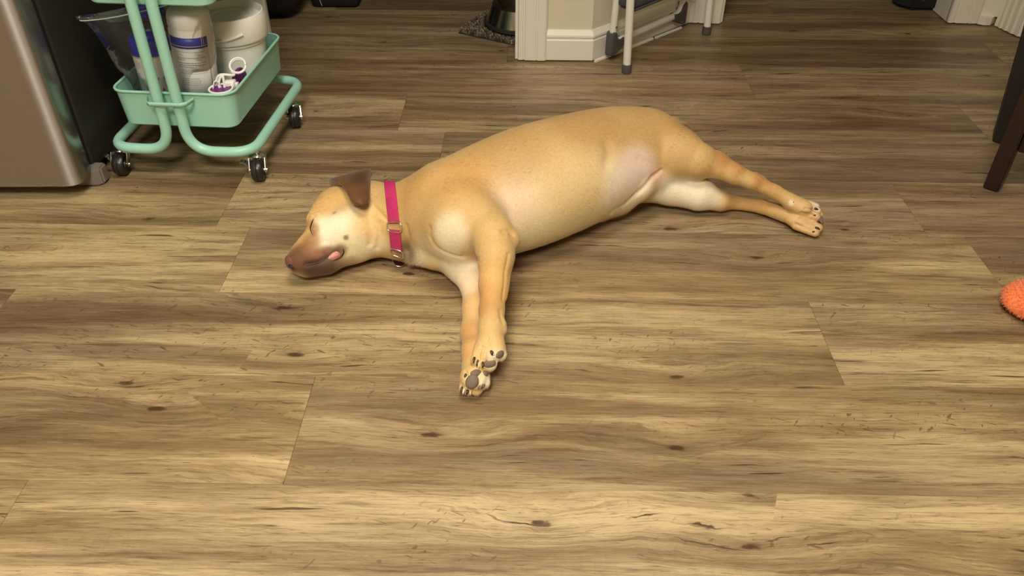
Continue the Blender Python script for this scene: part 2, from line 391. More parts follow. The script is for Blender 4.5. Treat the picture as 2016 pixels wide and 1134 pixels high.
M_CHROME = plain('zinc_plated_steel', (.75, .73, .70, 1), .22, 1., vary=.04)
FRX = -.980; FRY = 1.540
fr = empty('refrigerator', (-1.42, 1.95, 0)); tag(fr, 'stainless steel refrigerator with a dark side, at the left edge', 'refrigerator')
def fpart(o): o.parent = fr; o.matrix_parent_inverse = Matrix.Translation((1.42, -1.95, 0)); return o
fpart(box('cabinet', (-1.875, FRY + .100, .03), (FRX - .004, 2.33, 1.74), M_BLACKPAINT, None, .006))
def front_panel(name, x0, x1, z0, z1):
    # stainless skin, slightly bowed, with a rolled vertical edge
    n = 22; V = []; xs = [x0 + (x1 - x0) * i / (n - 1) for i in range(n)]
    prof = []
    for x in xs:
        t = (x - x0) / (x1 - x0) * 2 - 1
        prof.append((x, FRY + .010 * t * t))
    e = .014
    pts = [(x0, FRY + .075)] + [(x0, FRY + .024)] + [(x0 + e * .3, FRY + .015)] + [p for p in prof if x0 + e < p[0] < x1 - .07] + [(x1 - .060, FRY + .0085), (x1 - .046, FRY + .0078), (x1 - .034, FRY + .0084), (x1 - .022, FRY + .0105), (x1 - .012, FRY + .0145), (x1 - .004, FRY + .0205), (x1, FRY + .028), (x1, FRY + .075)]
    bm = bmesh.new()
    lo = [bm.verts.new((x, y, z0)) for x, y in pts]; hi = [bm.verts.new((x, y, z1)) for x, y in pts]
    for i in range(len(pts) - 1): bm.faces.new((lo[i], lo[i+1], hi[i+1], hi[i]))
    bm.faces.new(lo); bm.faces.new(hi)
    bm.faces.new((lo[-1], lo[0], hi[0], hi[-1]))
    o = link(name, bm_mesh(name, bm), M_STEEL); sharpen(o, 38)
    o.data.materials.append(M_EDGE)
    for p in o.data.polygons:
        if abs(p.normal.x) > .9: p.material_index = 1
    return fpart(o)
front_panel('freezer_drawer', -1.875, FRX, .038, .66)
front_panel('door', -1.875, -1.4295, .67, 1.735); front_panel('door', -1.4255, FRX, .67, 1.735)
for x in (-1.47, -1.385):
    fpart(tube('handle', fillet([(x, FRY + .006, .80), (x, FRY - .05, .80), (x, FRY - .05, 1.5), (x, FRY + .006, 1.5)], .02), .011, M_STEEL))
fpart(tube('handle', fillet([(-1.75, FRY + .006, .59), (-1.75, FRY - .05, .59), (-1.10, FRY - .05, .59), (-1.10, FRY + .006, .59)], .02), .011, M_STEEL))
fpart(box('gasket', (-1.86, FRY + .075, .045), (FRX - .012, FRY + .101, 1.73), M_DARKRUB))
fpart(prism('corner_foot', [(FRX - .045, FRY + .072), (FRX + .006, FRY + .072), (FRX + .018, FRY + .083), (FRX + .018, FRY + .112), (FRX - .045, FRY + .112)], .002, .044, M_GREYPL, None, .004))
fpart(box('base_grille', (-1.86, FRY + .09, .004), (FRX - .05, FRY + .11, .036), M_DARKRUB))
for x in (-1.80, -1.06):
    for y in (2.25,): fpart(lathe('foot', [(0, 0), (.018, 0), (.018, .03), (0, .03)], M_DARKRUB, None, 16, (x, y, .001)))

# ---------------------------------------------------------------- mint rolling cart
M_MINT = plain('mint_powder_coat', srgb(160, 214, 194), .38, bump=.03, scale=500, vary=.015)
M_TYRE = plain('caster_black', srgb(36, 33, 31), .32, vary=.1)
M_HUB = plain('caster_hub', srgb(50, 46, 43), .4, vary=.1)
CX, CY, CRZ = -.768, 1.858, math.radians(-3.2)
cart = empty('rolling_cart', (CX, CY, 0), CRZ); tag(cart, 'mint green metal rolling cart between the refrigerator and the doorway', 'cart')
TR, TZ, HX, HY, PXO = .0118, .075, .166, .205, .0215
def round_rect(hx, hy, r, n=6):
    out = []
    for (sx, sy, a0) in ((1, -1, -90), (1, 1, 0), (-1, 1, 90), (-1, -1, 180)):
        for k in range(n + 1):
            a = math.radians(a0 + 90 * k / n); out.append((sx * (hx - r) + r * math.cos(a), sy * (hy - r) + r * math.sin(a)))
    return out
def tray(z0, z1):
    t = empty('tray'); t.parent = cart
    rings = [(.128, .176, .024, z0), (.131, .179, .026, z0 + .003), (.1375, .1845, .032, z1), (.1360, .183, .031, z1), (.1295, .1775, .025, z0 + .0045), (.1265, .1745, .023, z0 + .0025)]
    V, Fc = [], []
    for hx, hy, r, z in rings: V += [(x, y, z) for x, y in round_rect(hx, hy, r)]
    n = len(V) // len(rings)
    for i in range(len(rings) - 1):
        for k in range(n): l = (k + 1) % n; Fc.append((i*n + k, i*n + l, (i+1)*n + l, (i+1)*n + k))
    Fc.append(tuple(range(n))[::-1]); Fc.append(tuple((len(rings)-1)*n + k for k in range(n)))
    o = link('tray_body', mesh('tray_body', V, Fc), M_MINT, t); sharpen(o, 40)
    rim = [(x, y, z1) for x, y in round_rect(.1385, .1855, .033)]
    tube('rim', rim, .0032, M_MINT, t, 10, closed=True)
    for sy in (-1, 1):     # bracket that grips the two uprights
        y = sy * .205
        br = fillet([(-.052, sy * .187, 0), (-.046, y + sy * .006, 0), (-.036, y + sy * .0155, 0), (.036, y + sy * .0155, 0), (.046, y + sy * .006, 0), (.052, sy * .187, 0)], .006, 4)
        V, Fc = [], []
        for k, (zz, oo) in enumerate(((z1 - .016, 0), (z1 - .006, 0), (z1 - .006, .0016), (z1 - .016, .0016))):
            for p in br: V.append((p.x, p.y + sy * oo, zz))
        m = len(br)
        for k in range(4):
            l = (k + 1) % 4
            for i in range(m - 1): Fc.append((k*m + i, k*m + i + 1, l*m + i + 1, l*m + i))
        me = mesh('bracket', V, Fc); bm = bmesh.new(); bm.from_mesh(me); bmesh.ops.recalc_face_normals(bm, faces=bm.faces); bm.to_mesh(me); bm.free()
        link('bracket', me, M_MINT, t)
    return t
for z0, z1 in ((.122, .206), (.397, .481), (.680, .764)): tray(z0, z1)
for s in (-1, 1):
    x = s * PXO
    path = [(x, -HY, .86), (x, -HY, TZ), (s * HX, -HY + .004, TZ), (s * HX, HY - .004, TZ), (x, HY, TZ), (x, HY, .86)]
    tube('frame_tube', fillet(path, [0, .062, .055, .055, .062, 0], 12), TR, M_MINT, cart, 18)
for sy in (-1, 1):
    tube('handle_bar', fillet([(-PXO, sy * HY, .86), (-PXO, sy * HY, .885), (PXO, sy * HY, .885), (PXO, sy * HY, .86)], .02), TR, M_MINT, cart, 16)
def caster(x, y, rz, brake=True):
    c = empty('caster', (x, y, 0), rz); c.parent = cart
    R, wd = .0265, .0135; off = .020; zc = R + .001
    lathe('stem', [(0, .055), (.0045, .055), (.0045, .064), (.0075, .064), (.0075, .0715), (.004, .0715), (.004, .078), (0, .078)], M_CHROME, c, 12)
    lathe('swivel', [(0, .0535), (.014, .0535), (.0155, .056), (.014, .0585), (.009, .060), (0, .060)], M_CHROME, c, 24)
    V, Fc = [], []
    k = 0
    for sx in (-1, 1):      # fork plates
        pl = [(-.012, .0545), (.013, .0545), (off + .008, zc + .004), (off + .006, zc - .006), (off - .006, zc - .006), (off - .010, zc + .004)]
        v0 = [(sx * (wd + .0035), -a, b) for a, b in pl]; v1 = [(sx * (wd + .0052), -a, b) for a, b in pl]
        m = len(pl); b0 = len(V); V += v0 + v1
        Fc.append(tuple(b0 + i for i in range(m))); Fc.append(tuple(b0 + m + i for i in range(m))[::-1])
        for i in range(m): Fc.append((b0 + i, b0 + (i+1) % m, b0 + m + (i+1) % m, b0 + m + i))
    b0 = len(V); V += [(sx * (wd + .0052), -a, z) for z in (.0535, .0555) for sx, a in ((-1, -.012), (1, -.012), (1, .013), (-1, .013))]
    Fc += [(b0, b0+1, b0+2, b0+3), (b0+7, b0+6, b0+5, b0+4)] + [(b0+i, b0+(i+1)%4, b0+4+(i+1)%4, b0+4+i) for i in range(4)]
    me = mesh('fork', V, Fc); bm = bmesh.new(); bm.from_mesh(me); bmesh.ops.recalc_face_normals(bm, faces=bm.faces); bm.to_mesh(me); bm.free()
    link('fork', me, M_CHROME, c, smooth=False)
    def wheel(name, prof, mat):
        v, f = lathe_vf(prof, 28)
        me = mesh(name, [(q[2], -off + q[1], zc + q[0]) for q in v], f)
        bm = bmesh.new(); bm.from_mesh(me); bmesh.ops.remove_doubles(bm, verts=bm.verts, dist=1e-6); bmesh.ops.recalc_face_normals(bm, faces=bm.faces); bm.to_mesh(me); bm.free()
        return sharpen(link(name, me, mat, c), 40)
    wheel('tyre', [(.016, -.010), (.022, -wd + .001), (R - .003, -wd + .001), (R, -wd + .006), (R, -.0012), (R - .0012, 0), (R, .0012), (R, wd - .006), (R - .003, wd - .001), (.022, wd - .001), (.016, .010)], M_TYRE)
    wheel('wheel_hub', [(0, -wd), (.008, -wd), (.010, -.009), (.0165, -.0085), (.0165, .0085), (.010, .009), (.008, wd), (0, wd)], M_HUB)
    wheel('axle', [(0, -.0215), (.0035, -.0215), (.004, -.0195), (.004, .0195), (.0035, .0215), (0, .0215)], M_CHROME)
    if brake:
        tube('brake_lever', [(-.015, -off, zc + .006), (-.020, -off + .002, zc + .010), (-.025, -off + .004, zc + .018), (-.033, -off + .006, zc + .020), (-.038, -off + .007, zc + .019)], .5, M_CHROME, c,
             prof=[(.003, .012), (-.003, .012), (-.003, -.012), (.003, -.012)])
    return c
caster(-HX + .003, -HY + .030, math.radians(8)); caster(HX - .002, -HY + .030, math.radians(10))
caster(HX + .002, HY - .105, math.radians(16)); caster(-HX, HY - .06, math.radians(-20), False)
cart_M = Matrix.Translation((CX, CY, 0)) @ Matrix.Rotation(CRZ, 4, 'Z')

# ---------------------------------------------------------------- things in the cart's bottom tray
ZT = .1262
M_WHITEPL = plain('white_plastic', srgb(244, 241, 234), .35, vary=.015)
M_PAIL = plain('pail_white_plastic', srgb(242, 238, 228), .38, vary=.015)
M_LABEL = plain('paper_label_white', srgb(232, 229, 226), .5, vary=.02)
M_BLUE = plain('label_blue', srgb(52, 48, 165), .4, vary=.08, scale=200)
M_BLUELID = plain('blue_plastic_lid', srgb(38, 48, 170), .3, vary=.04)
M_INK = plain('print_ink_dark', srgb(70, 67, 74), .6)
M_INKG = plain('print_ink_grey', srgb(140, 134, 138), .6)
M_YEL = plain('label_yellow_line', srgb(190, 185, 70), .5)
def arc_patch(name, r, a0, a1, z0, z1, mat, parent, n=24, th=.0004):
    V, Fc = [], []
    for rr in (r, r + th):
        for k in range(n + 1):
            a = a0 + (a1 - a0) * k / n
            V += [(rr * math.cos(a), rr * math.sin(a), z0), (rr * math.cos(a), rr * math.sin(a), z1)]
    o = 2 * (n + 1)
    for k in range(n):
        i = 2 * k
        Fc += [(i, i+1, i+3, i+2), (o+i, o+i+2, o+i+3, o+i+1), (i, i+2, o+i+2, o+i), (i+1, o+i+1, o+i+3, i+3)]
    Fc += [(0, o, o+1, 1), (2*n, 2*n+1, o+2*n+1, o+2*n)]
    return link(name, mesh(name, V, Fc), mat, parent)
# tall white canister, label with a blue band towards the viewer
wc = empty('wipes_canister', (-.757, 1.772, ZT + .0036)); wc.rotation_euler = (0, math.radians(4.5), math.radians(4))
tag(wc, 'tall white canister with a blue band and printed label, inside the clear bag', 'canister')
lathe('body', [(0, 0), (.043, 0), (.0455, .003), (.0455, .188), (.0440, .192), (.0440, .196), (.0, .196)], M_WHITEPL, wc, 56)
lathe('cap', [(.0445, .196), (.0452, .198), (.0448, .216), (.0425, .226), (.036, .2315), (.033, .2335), (0, .2345)], M_WHITEPL, wc, 56)
FA = math.radians(-78)
lab = arc_patch('label', .0456, FA - 1.15, FA + .85, .012, .180, M_LABEL, wc)
arc_patch('blue_band', .0461, FA - 1.15, FA + .85, .156, .180, M_BLUE, lab)
arc_patch('band_line', .0466, FA - 1.10, FA + .80, .1605, .1617, M_LABEL, lab)
arc_patch('band_line', .0466, FA + .52, FA + .545, .1617, .180, M_LABEL, lab, 2)
arc_patch('band_line', .0466, FA + .62, FA + .635, .1617, .180, M_LABEL, lab, 2)
def print_lines(name, r, rows, parent, mat, hgt=.0016):
    parts = []
    for (z, a0, a1) in rows:
        a = a0
        while a < a1:
            w = random.uniform(.03, .11); w = min(w, a1 - a)
            n = 3; V, Fc = [], []
            for k in range(n + 1):
                q = a + w * k / n; V += [(r * math.cos(q), r * math.sin(q), z), (r * math.cos(q), r * math.sin(q), z + hgt)]
            for k in range(n): Fc.append((2*k, 2*k+2, 2*k+3, 2*k+1))
            parts.append((V, Fc)); a += w + random.uniform(.015, .03)
    o = link(name, mesh(name, *join_vf(*parts)), mat, parent); o['kind'] = 'stuff'; return o
rows1 = [(.112, -.75, .62), (.1085, -.75, -.35), (.102, -.72, .66), (.098, -.72, .62), (.0945, -.72, .15)]
rows2 = [(.123, -.80, .66)] + [(z, -.70, .66) for z in (.0885, .0852, .0820)] + [(z, -.68, .22) for z in (.072, .068, .0642, .060)] + [(z, -.66, .24) for z in (.050, .0464, .043, .0362, .0328, .029, .022, .018)]
print_lines('label_print', .0462, [(z * 1.2, FA + a, FA + c) for z, a, c in rows1], lab, M_INK, .0011)
print_lines('label_fine_print', .0462, [(z * 1.2, FA + a, FA + c) for z, a, c in rows2], lab, M_INKG, .0010)
# canister with a blue lid
bc = empty('wipes_canister', (-.846, 1.782, ZT)); tag(bc, 'short pale canister with a blue lid, inside the clear bag behind the cart uprights', 'canister')
lathe('body', [(0, 0), (.040, 0), (.0425, .003), (.0425, .140), (.041, .143), (0, .143)], M_LABEL, bc, 48)
lathe('lid', [(.0422, .133), (.0438, .134), (.0438, .160), (.0415, .168), (.036, .170), (.034, .166), (.015, .166), (.013, .171), (0, .172)], M_BLUELID, bc, 48)
arc_patch('yellow_line', .0427, FA - 1.3, FA + 1.2, .1305, .1325, M_YEL, bc)
def curved_text(body, r, ang, z, size, parent, mat, name='lettering'):
    cu = bpy.data.curves.new('t', 'FONT'); cu.body = body; cu.size = size; cu.align_x = 'CENTER'; cu.extrude = .0002; cu.resolution_u = 3
    to = bpy.data.objects.new('t', cu); C.objects.link(to)
    bpy.context.view_layer.update()
    me = bpy.data.meshes.new_from_object(to.evaluated_get(bpy.context.evaluated_depsgraph_get()))
    bpy.data.objects.remove(to); bpy.data.curves.remove(cu); me.name = name
    for v in me.vertices:
        a = ang + v.co.x / r; rr = r + v.co.z; v.co = (rr * math.cos(a), rr * math.sin(a), z + v.co.y)
    me.materials.clear(); return link(name, me, mat, parent, smooth=False)
FB = math.radians(-66)
curved_text('oftw  oo', .0429, FB, .078, .016, bc, M_INK); curved_text('wet A   k', .0429, FB + .06, .052, .011, bc, M_INK); curved_text('or an', .0429, FB - .22, .040, .009, bc, M_INKG)
# white pail with a lid and bail
pl = empty('plastic_pail', (-.712, 1.942, ZT)); tag(pl, 'round white plastic pail with a lid, standing in the cart behind the clear bag', 'pail')
lathe('body', [(0, 0), (.068, 0), (.070, .002), (.0775, .128), (.0785, .150), (.0, .150)], M_PAIL, pl, 64)
lathe('lid', [(.0795, .112), (.0850, .113), (.0868, .117), (.0868, .152), (.0845, .164), (.0815, .171), (.0790, .172), (.0770, .168), (.0750, .156), (.052, .156), (.050, .158), (.048, .156), (0, .156)], M_PAIL, pl, 72, deg=30)
lathe('collar', [(.0775, .104), (.0795, .104), (.0795, .112), (.0780, .1125)], M_PAIL, pl, 64)
tb = []
for k in range(13):
    a = math.radians(205 + 100 * k / 12); tb.append((.0890 * math.cos(a), .0890 * math.sin(a), .140 - .013 * math.sin(math.pi * k / 12)))
tube('bail', tb, .0035, M_PAIL, pl, 8)
# charging cable with plug
M_CABLE = plain('cable_white', srgb(240, 236, 230), .3, vary=.01)
cb = empty('charging_cable', (-.672, 1.752, ZT + .004)); tag(cb, 'white charging cable bundled with its small plug, in the front corner of the cart', 'cable')
def cpath(pts, n=8):   # Catmull-Rom
    pts = [Vector(p) for p in pts]; Q = [pts[0]] + pts + [pts[-1]]; out = []
    for i in range(1, len(Q) - 2):
        for k in range(n):
            t = k / n; a, b, c, d = Q[i-1], Q[i], Q[i+1], Q[i+2]
            out.append(.5 * ((2*b) + (c - a)*t + (2*a - 5*b + 4*c - d)*t*t + (3*b - a - 3*c + d)*t**3))
    out.append(pts[-1]); return out
coil = []
for k in range(26):
    a = k / 25 * 2 * math.pi * 1.6; coil.append((.016 + .018 * math.cos(a), .030 + .012 * math.sin(a), .098 + .012 * math.sin(a) - .005 * k / 25))
coil += [(.012, .004, .084), (-.014, -.004, .088), (-.026, -.006, .076), (-.028, -.010, .052), (-.020, -.018, .045), (-.019, -.012, .074), (-.010, -.006, .086), (-.008, -.014, .06), (-.006, -.020, .03), (.004, -.012, .006)]
tube('cord', cpath(coil, 5), .0031, M_CABLE, cb, 8)
box('plug', (-.012, -.012, .052), (.014, .010, .074), M_CABLE, cb, .004)
box('plug_prongs', (.014, -.006, .058), (.020, .005, .068), M_CABLE, cb, .001)
tube('strap', fillet([(-.030, -.018, .020), (-.032, -.020, .06), (-.026, -.016, .083), (-.019, -.012, .06), (-.014, -.010, .02)], .006, 4), 1., M_CABLE, cb, prof=[(.005, .0012), (-.005, .0012), (-.005, -.0012), (.005, -.0012)])
# purple jar lid with a white rim
M_PURPLE = plain('purple_plastic', srgb(104, 30, 110), .35, vary=.05)
pj = empty('purple_tub', (-.683, 1.722, ZT)); tag(pj, 'purple and white plastic tub in the front corner of the cart, under the cable', 'tub')
lathe('tub', [(0, 0), (.022, 0), (.026, .068), (.024, .068), (.0, .064)], M_PURPLE, pj, 36)
tube('rim', [(.0258 * math.cos(t_), .0258 * math.sin(t_), .070) for t_ in np.linspace(0, 2 * math.pi, 36, endpoint=False)], .0026, M_WHITEPL, pj, 8, closed=True)
pp = ellipsoid('purple_pouch', (-.6655, 1.800, ZT + .043), (.0110, .040, .041), M_PURPLE, None, (0, 0, -.056), power=.8); tag(pp, 'dark purple pouch standing along the right side of the cart tray', 'pouch')

# clear zip bag round the two canisters
def bag_material():
    m, nt, N, L, b = new_mat('clear_plastic_film'); N.remove(b)
    out = N['Material Output']
    tr = node(nt, 'ShaderNodeBsdfTransparent'); tr.inputs[0].default_value = (.97, .97, .96, 1)
    gl = node(nt, 'ShaderNodeBsdfGlossy', ins={'Roughness': .12}); gl.inputs[0].default_value = (1, 1, 1, 1)
    df = node(nt, 'ShaderNodeBsdfDiffuse'); df.inputs[0].default_value = (.8, .8, .78, 1)
    fr_ = node(nt, 'ShaderNodeFresnel', ins={'IOR': 1.27})
    tc = node(nt, 'ShaderNodeTexCoord'); nz = node(nt, 'ShaderNodeTexNoise', ins={'Scale': 15., 'Detail': 3., 'Distortion': 1.}); L.new(tc.outputs['Object'], nz.inputs['Vector'])
    bp = node(nt, 'ShaderNodeBump', ins={'Strength': .9, 'Distance': .006}); L.new(nz.outputs['Fac'], bp.inputs['Height'])
    L.new(bp.outputs[0], gl.inputs['Normal']); L.new(bp.outputs[0], fr_.inputs['Normal'])
    m1 = node(nt, 'ShaderNodeMixShader'); m1.inputs[0].default_value = .022; L.new(tr.outputs[0], m1.inputs[1]); L.new(df.outputs[0], m1.inputs[2])
    m2 = node(nt, 'ShaderNodeMixShader'); L.new(fr_.outputs[0], m2.inputs[0]); L.new(m1.outputs[0], m2.inputs[1]); L.new(gl.outputs[0], m2.inputs[2])
    L.new(m2.outputs[0], out.inputs[0]); return m
M_FILM = bag_material()
zb = empty('zip_bag', (-.80, 1.775, ZT)); tag(zb, 'clear plastic zip bag holding two canisters, its corner leaning towards the refrigerator', 'bag')
def bag_mesh():
    V, Fc = [], []; n = 72; m = 40
    keys = [(0, -.806, 1.776, .093, .053, .0), (.25, -.806, 1.776, .095, .055, 0), (.33, -.806, 1.776, .098, .056, 0), (.42, -.810, 1.774, .108, .057, 0), (.60, -.812, 1.770, .116, .056, .01), (.80, -.815, 1.762, .124, .052, .02), (.92, -.820, 1.750, .130, .030, .03), (.97, -.823, 1.738, .134, .006, .03), (1., -.824, 1.734, .136, .004, .03)]
    for i in range(m + 1):
        t = i / m
        for a, c in zip(keys[:-1], keys[1:]):
            if t <= c[0]: break
        w = (t - a[0]) / (c[0] - a[0]); q = [a[j] + (c[j] - a[j]) * w for j in range(1, 6)]
        for k in range(n):
            ph = 2 * math.pi * k / n; cx, sy = math.cos(ph), math.sin(ph)
            ex = math.copysign(abs(cx) ** .75, cx); ey = math.copysign(abs(sy) ** .75, sy)
            x = q[0] + q[2] * ex; y = q[1] + q[3] * ey - .02 * max(0, -ex) * t
            z = min(.001 + t * (.262 + .030 * ex * t - .010 * (1 - ex * ex) * t), .258 + .008 * max(0, -ex))
            wr = noise.noise(Vector((x * 22, y * 22, z * 9))) * .005 * (1 - abs(2 * t - 1) ** 6)
            wr = max(wr, -.0015)
            V.append((x + .80 + wr * ex, y - 1.775 + wr * ey, z))
    for i in range(m):
        for k in range(n): l = (k + 1) % n; Fc.append((i*n + k, i*n + l, (i+1)*n + l, (i+1)*n + k))
    Fc.append(tuple(range(n))[::-1]); return mesh('film', V, Fc), V, n, m
bme, BV, bn, bmm = bag_mesh()
link('film', bme, M_FILM, zb)
M_ZIP = plain('zip_strip', srgb(205, 205, 200), .25, vary=.05)
for t0 in (.955, .975):
    i = int(round(t0 * bmm)); ring = [Vector(BV[i * bn + k]) for k in range(bn // 2, bn + 1) if k < bn] + [Vector(BV[i * bn])]
    tube('zip_strip', [p + Vector((0, -.0012, 0)) for p in ring], .0013, M_FILM if t0 > .96 else M_ZIP, zb, 6)
# ---------------------------------------------------------------- folding step stool against the angled wall
M_WTUBE = plain('white_enamel_tube', srgb(240, 236, 228), .35, vary=.01)
M_GREYCAP = plain('dark_grey_plastic', srgb(84, 80, 78), .55, vary=.04)
M_TREAD = plain('grey_tread', srgb(74, 74, 80), .7, bump=.3, scale=300, vary=.05)
e = Vector((.292, .324, 0)).normalized(); nn = Vector((-e.y, e.x, 0))        # along the wall, towards the wall
SO = Vector((.451, 2.472, 0))
st = empty('step_stool', SO, math.atan2(e.y, e.x)); tag(st, 'white folding step stool with dark grey feet, leaning at the wall corner', 'step stool')
# local axes: x along the wall, y towards the wall
hw = .218
for s in (-1, 1):
    tube('front_leg', [(s * hw, 0, .003), (s * hw, .0, .012), (s * hw * .985, .030, .60), (s * hw * .98, .042, .86)], .0115, M_WTUBE, st, 18)
    lathe('foot_cap', [(0, 0), (.0125, 0), (.0145, .002), (.0148, .022), (.0135, .026), (.0, .026)], M_GREYCAP, st, 24, (s * hw, 0, .0005))
tube('front_hoop', fillet([(-hw * .98, .042, .86), (-hw * .98, .046, .92), (hw * .98, .046, .92), (hw * .98, .042, .86)], .05), .0115, M_WTUBE, st, 16)
RX0, RX1, RY = -.176, .196, .092
u_path = [(RX0, RY - .020, .62), (RX0, RY, .052), (RX1, RY, .052), (RX1, RY - .020, .62)]
tube('rear_frame', fillet(u_path, [0, .045, .045, 0], 10), .0105, M_WTUBE, st, 16)
for s, rx in ((1, RX0), (-1, RX1)):
    z0 = .020
    poly = [(0, .0), (.0, .062), (.004, .070), (.012, .072), (.020, .066), (.026, .050), (.036, .041), (.052, .040), (.066, .042), (.064, .020), (.03, .004), (.012, -.002), (.004, -.002)]
    bm = bmesh.new(); a = [bm.verts.new((rx - s * .014 + s * x, RY - .016, z0 + z)) for x, z in poly]; f = bm.faces.new(a)
    r_ = bmesh.ops.extrude_face_region(bm, geom=[f])
    for v in r_['geom']:
        if isinstance(v, bmesh.types.BMVert): v.co.y += .030
    bmesh.ops.recalc_face_normals(bm, faces=bm.faces); bmesh.ops.bevel(bm, geom=list(bm.edges), offset=.003, segments=2, affect='EDGES')
    sharpen(link('corner_guard', bm_mesh('corner_guard', bm), M_GREYCAP, st), 45)
    o_ = lathe('screw', [(0, 0), (.003, 0), (.003, .002), (0, .002)], M_GREYCAP, None, 12); o_.parent = st; o_.location = (rx, RY - .012, .105); o_.rotation_euler = (math.pi / 2, 0, 0)
for z, y0, y1 in ((.172, .022, .078), (.44, .030, .080)):
    bs = box('step', (-hw * .90 + .014, y0, z), (hw * .90 - .014, y1, z + .03), M_TREAD, st, .006)
    box('tread_pad', (-hw * .90 + .022, y0 - .002, z - .008), (hw * .90 - .022, y1 - .004, z - .0005), M_TREAD, bs, .003)
# ---------------------------------------------------------------- feeding mat and bowl in the next room
M_PILE = None
def mat_pile():
    m, nt, N, L, b = new_mat('shaggy_grey_pile'); b.inputs['Roughness'].default_value = .9
    at = node(nt, 'ShaderNodeAttribute', attribute_name='tone')
    rp = node(nt, 'ShaderNodeValToRGB'); rp.color_ramp.elements[0].color = srgb(54, 42, 32); rp.color_ramp.elements[1].color = srgb(178, 160, 134); L.new(at.outputs['Fac'], rp.inputs[0])
    L.new(rp.outputs[0], b.inputs['Base Color']); return m
M_PILE = mat_pile()
M_MATBASE = plain('mat_backing', srgb(58, 48, 40), .9)
mc = [(-.214, 2.612), (-.0315, 2.512), (.06, 2.72), (.02, 2.96), (-.06, 2.955)]
mt = empty('feeding_mat', (-.06, 2.75, 0)); tag(mt, 'grey brown shaggy mat under the metal bowl, seen through the left doorway', 'mat')
mb = prism('backing', [(x + .06, y - 2.75) for x, y in mc], .001, .004, M_MATBASE, mt)
def inside(x, y):
    c = False; j = len(mc) - 1
    for i in range(len(mc)):
        if (mc[i][1] > y) != (mc[j][1] > y) and x < (mc[j][0] - mc[i][0]) * (y - mc[i][1]) / (mc[j][1] - mc[i][1]) + mc[i][0]: c = not c
        j = i
    return c
V, Fc, tone = [], [], []
while len(Fc) < 9500 * 2:
    x, y = random.uniform(-.22, .07), random.uniform(2.48, 2.97)
    if not inside(x, y): continue
    a = random.uniform(0, 6.283); h_ = random.uniform(.008, .014); w_ = .0017; le = random.uniform(.002, .009)
    dx, dy = math.cos(a), math.sin(a); i = len(V); x0, y0 = x + .06, y - 2.75
    V += [(x0 - dy * w_, y0 + dx * w_, .0035), (x0 + dy * w_, y0 - dx * w_, .0035), (x0 + dy * w_ * .8 + dx * le, y0 - dx * w_ * .8 + dy * le, .0035 + h_), (x0 - dy * w_ * .8 + dx * le, y0 + dx * w_ * .8 + dy * le, .0035 + h_)]
    Fc += [(i, i+1, i+2), (i, i+2, i+3)]; tone += [random.random() ** 1.3] * 4
me = mesh('pile', V, Fc); at_ = me.attributes.new('tone', 'FLOAT', 'POINT'); at_.data.foreach_set('value', tone)
po = link('pile', me, M_PILE, mt, smooth=False); po['kind'] = 'stuff'
bw = empty('dog_bowl', (-.010, 2.668, .0178)); tag(bw, 'stainless steel dog bowl with a black rubber base ring, half hidden by the door casing', 'bowl')
M_BOWL = plain('polished_steel', (.62, .60, .57, 1), .2, 1., vary=.03)
lathe('bowl', [(.112, .010), (.1155, .012), (.097, .062), (.095, .0655), (.092, .0645), (.088, .058), (.070, .026), (.04, .018), (0, .016)], M_BOWL, bw, 64)
lathe('rubber_ring', [(.10, 0), (.120, 0), (.123, .004), (.1215, .012), (.116, .014), (.108, .0135), (.10, .010)], M_DARKRUB, bw, 64)
# ---------------------------------------------------------------- black bags in the room behind
M_BLACKFAB = plain('black_fabric', srgb(24, 23, 23), .85, bump=.4, scale=400, vary=.2)
def soft_bag(name, c, r, label, rz=0., power=.62, amp=.012):
    bm = bmesh.new(); bmesh.ops.create_uvsphere(bm, u_segments=40, v_segments=26, radius=1)
    for v in bm.verts:
        q = Vector([math.copysign(abs(t) ** power, t) for t in v.co]); p = Vector((q.x * r[0], q.y * r[1], q.z * r[2]))
        p *= 1 + noise.noise(p * 14 + Vector((c[0], c[1], 0))) * amp * 8
        p = Matrix.Rotation(rz, 3, 'Z') @ p
        p.z = max(p.z + r[2], .0); v.co = p
    root = empty(name, (c[0], c[1], .001)); link('body', bm_mesh('body', bm), M_BLACKFAB, root)
    return root
b1 = soft_bag('backpack', (-.865, 2.775), (.125, .10, .21), '', .1); tag(b1, 'slumped black fabric backpack behind the cart, in the room beyond', 'backpack')
tube('strap', cpath([(-.03, -.085, .40), (-.06, -.125, .30), (-.05, -.130, .18), (-.02, -.115, .08)], 6), 1., M_BLACKFAB, b1, prof=[(.002, .016), (-.002, .016), (-.002, -.016), (.002, -.016)])
b2 = empty('storage_case', (-.690, 2.985, 0), .0); tag(b2, 'low black case with a thin white cord, right of the black backpack', 'case')
box('body', (-.055, -.150, .002), (.112, .10, .20), M_BLACKFAB, b2, .02, 3)
box('lid', (-.057, -.152, .201), (.114, .102, .228), M_BLACKFAB, b2, .01, 3)
tube('cord', cpath([(-.030, -.153, .19), (-.036, -.155, .12), (-.026, -.155, .06), (-.012, -.158, .012)], 6), .0012, plain('white_cord', srgb(200, 198, 195), .5), b2, 6)
b3 = empty('black_crate', (1.365, 2.990, 0), .2); tag(b3, 'black box on the dim floor beyond the right doorway', 'box')
prism('body', [(-.07, -.05), (-.03, -.11), (.10, -.13), (.13, .05), (.02, .12)], .001, .19, M_BLACKFAB, b3, .012)
box('handle', (-.02, -.128, .10), (.05, -.112, .13), M_GREYCAP, b3, .005)
o_ = curved_text('m e', 5., -math.pi / 2, 0, .030, b3, M_GREYCAP); o_.location = (.012, 4.885, .035)
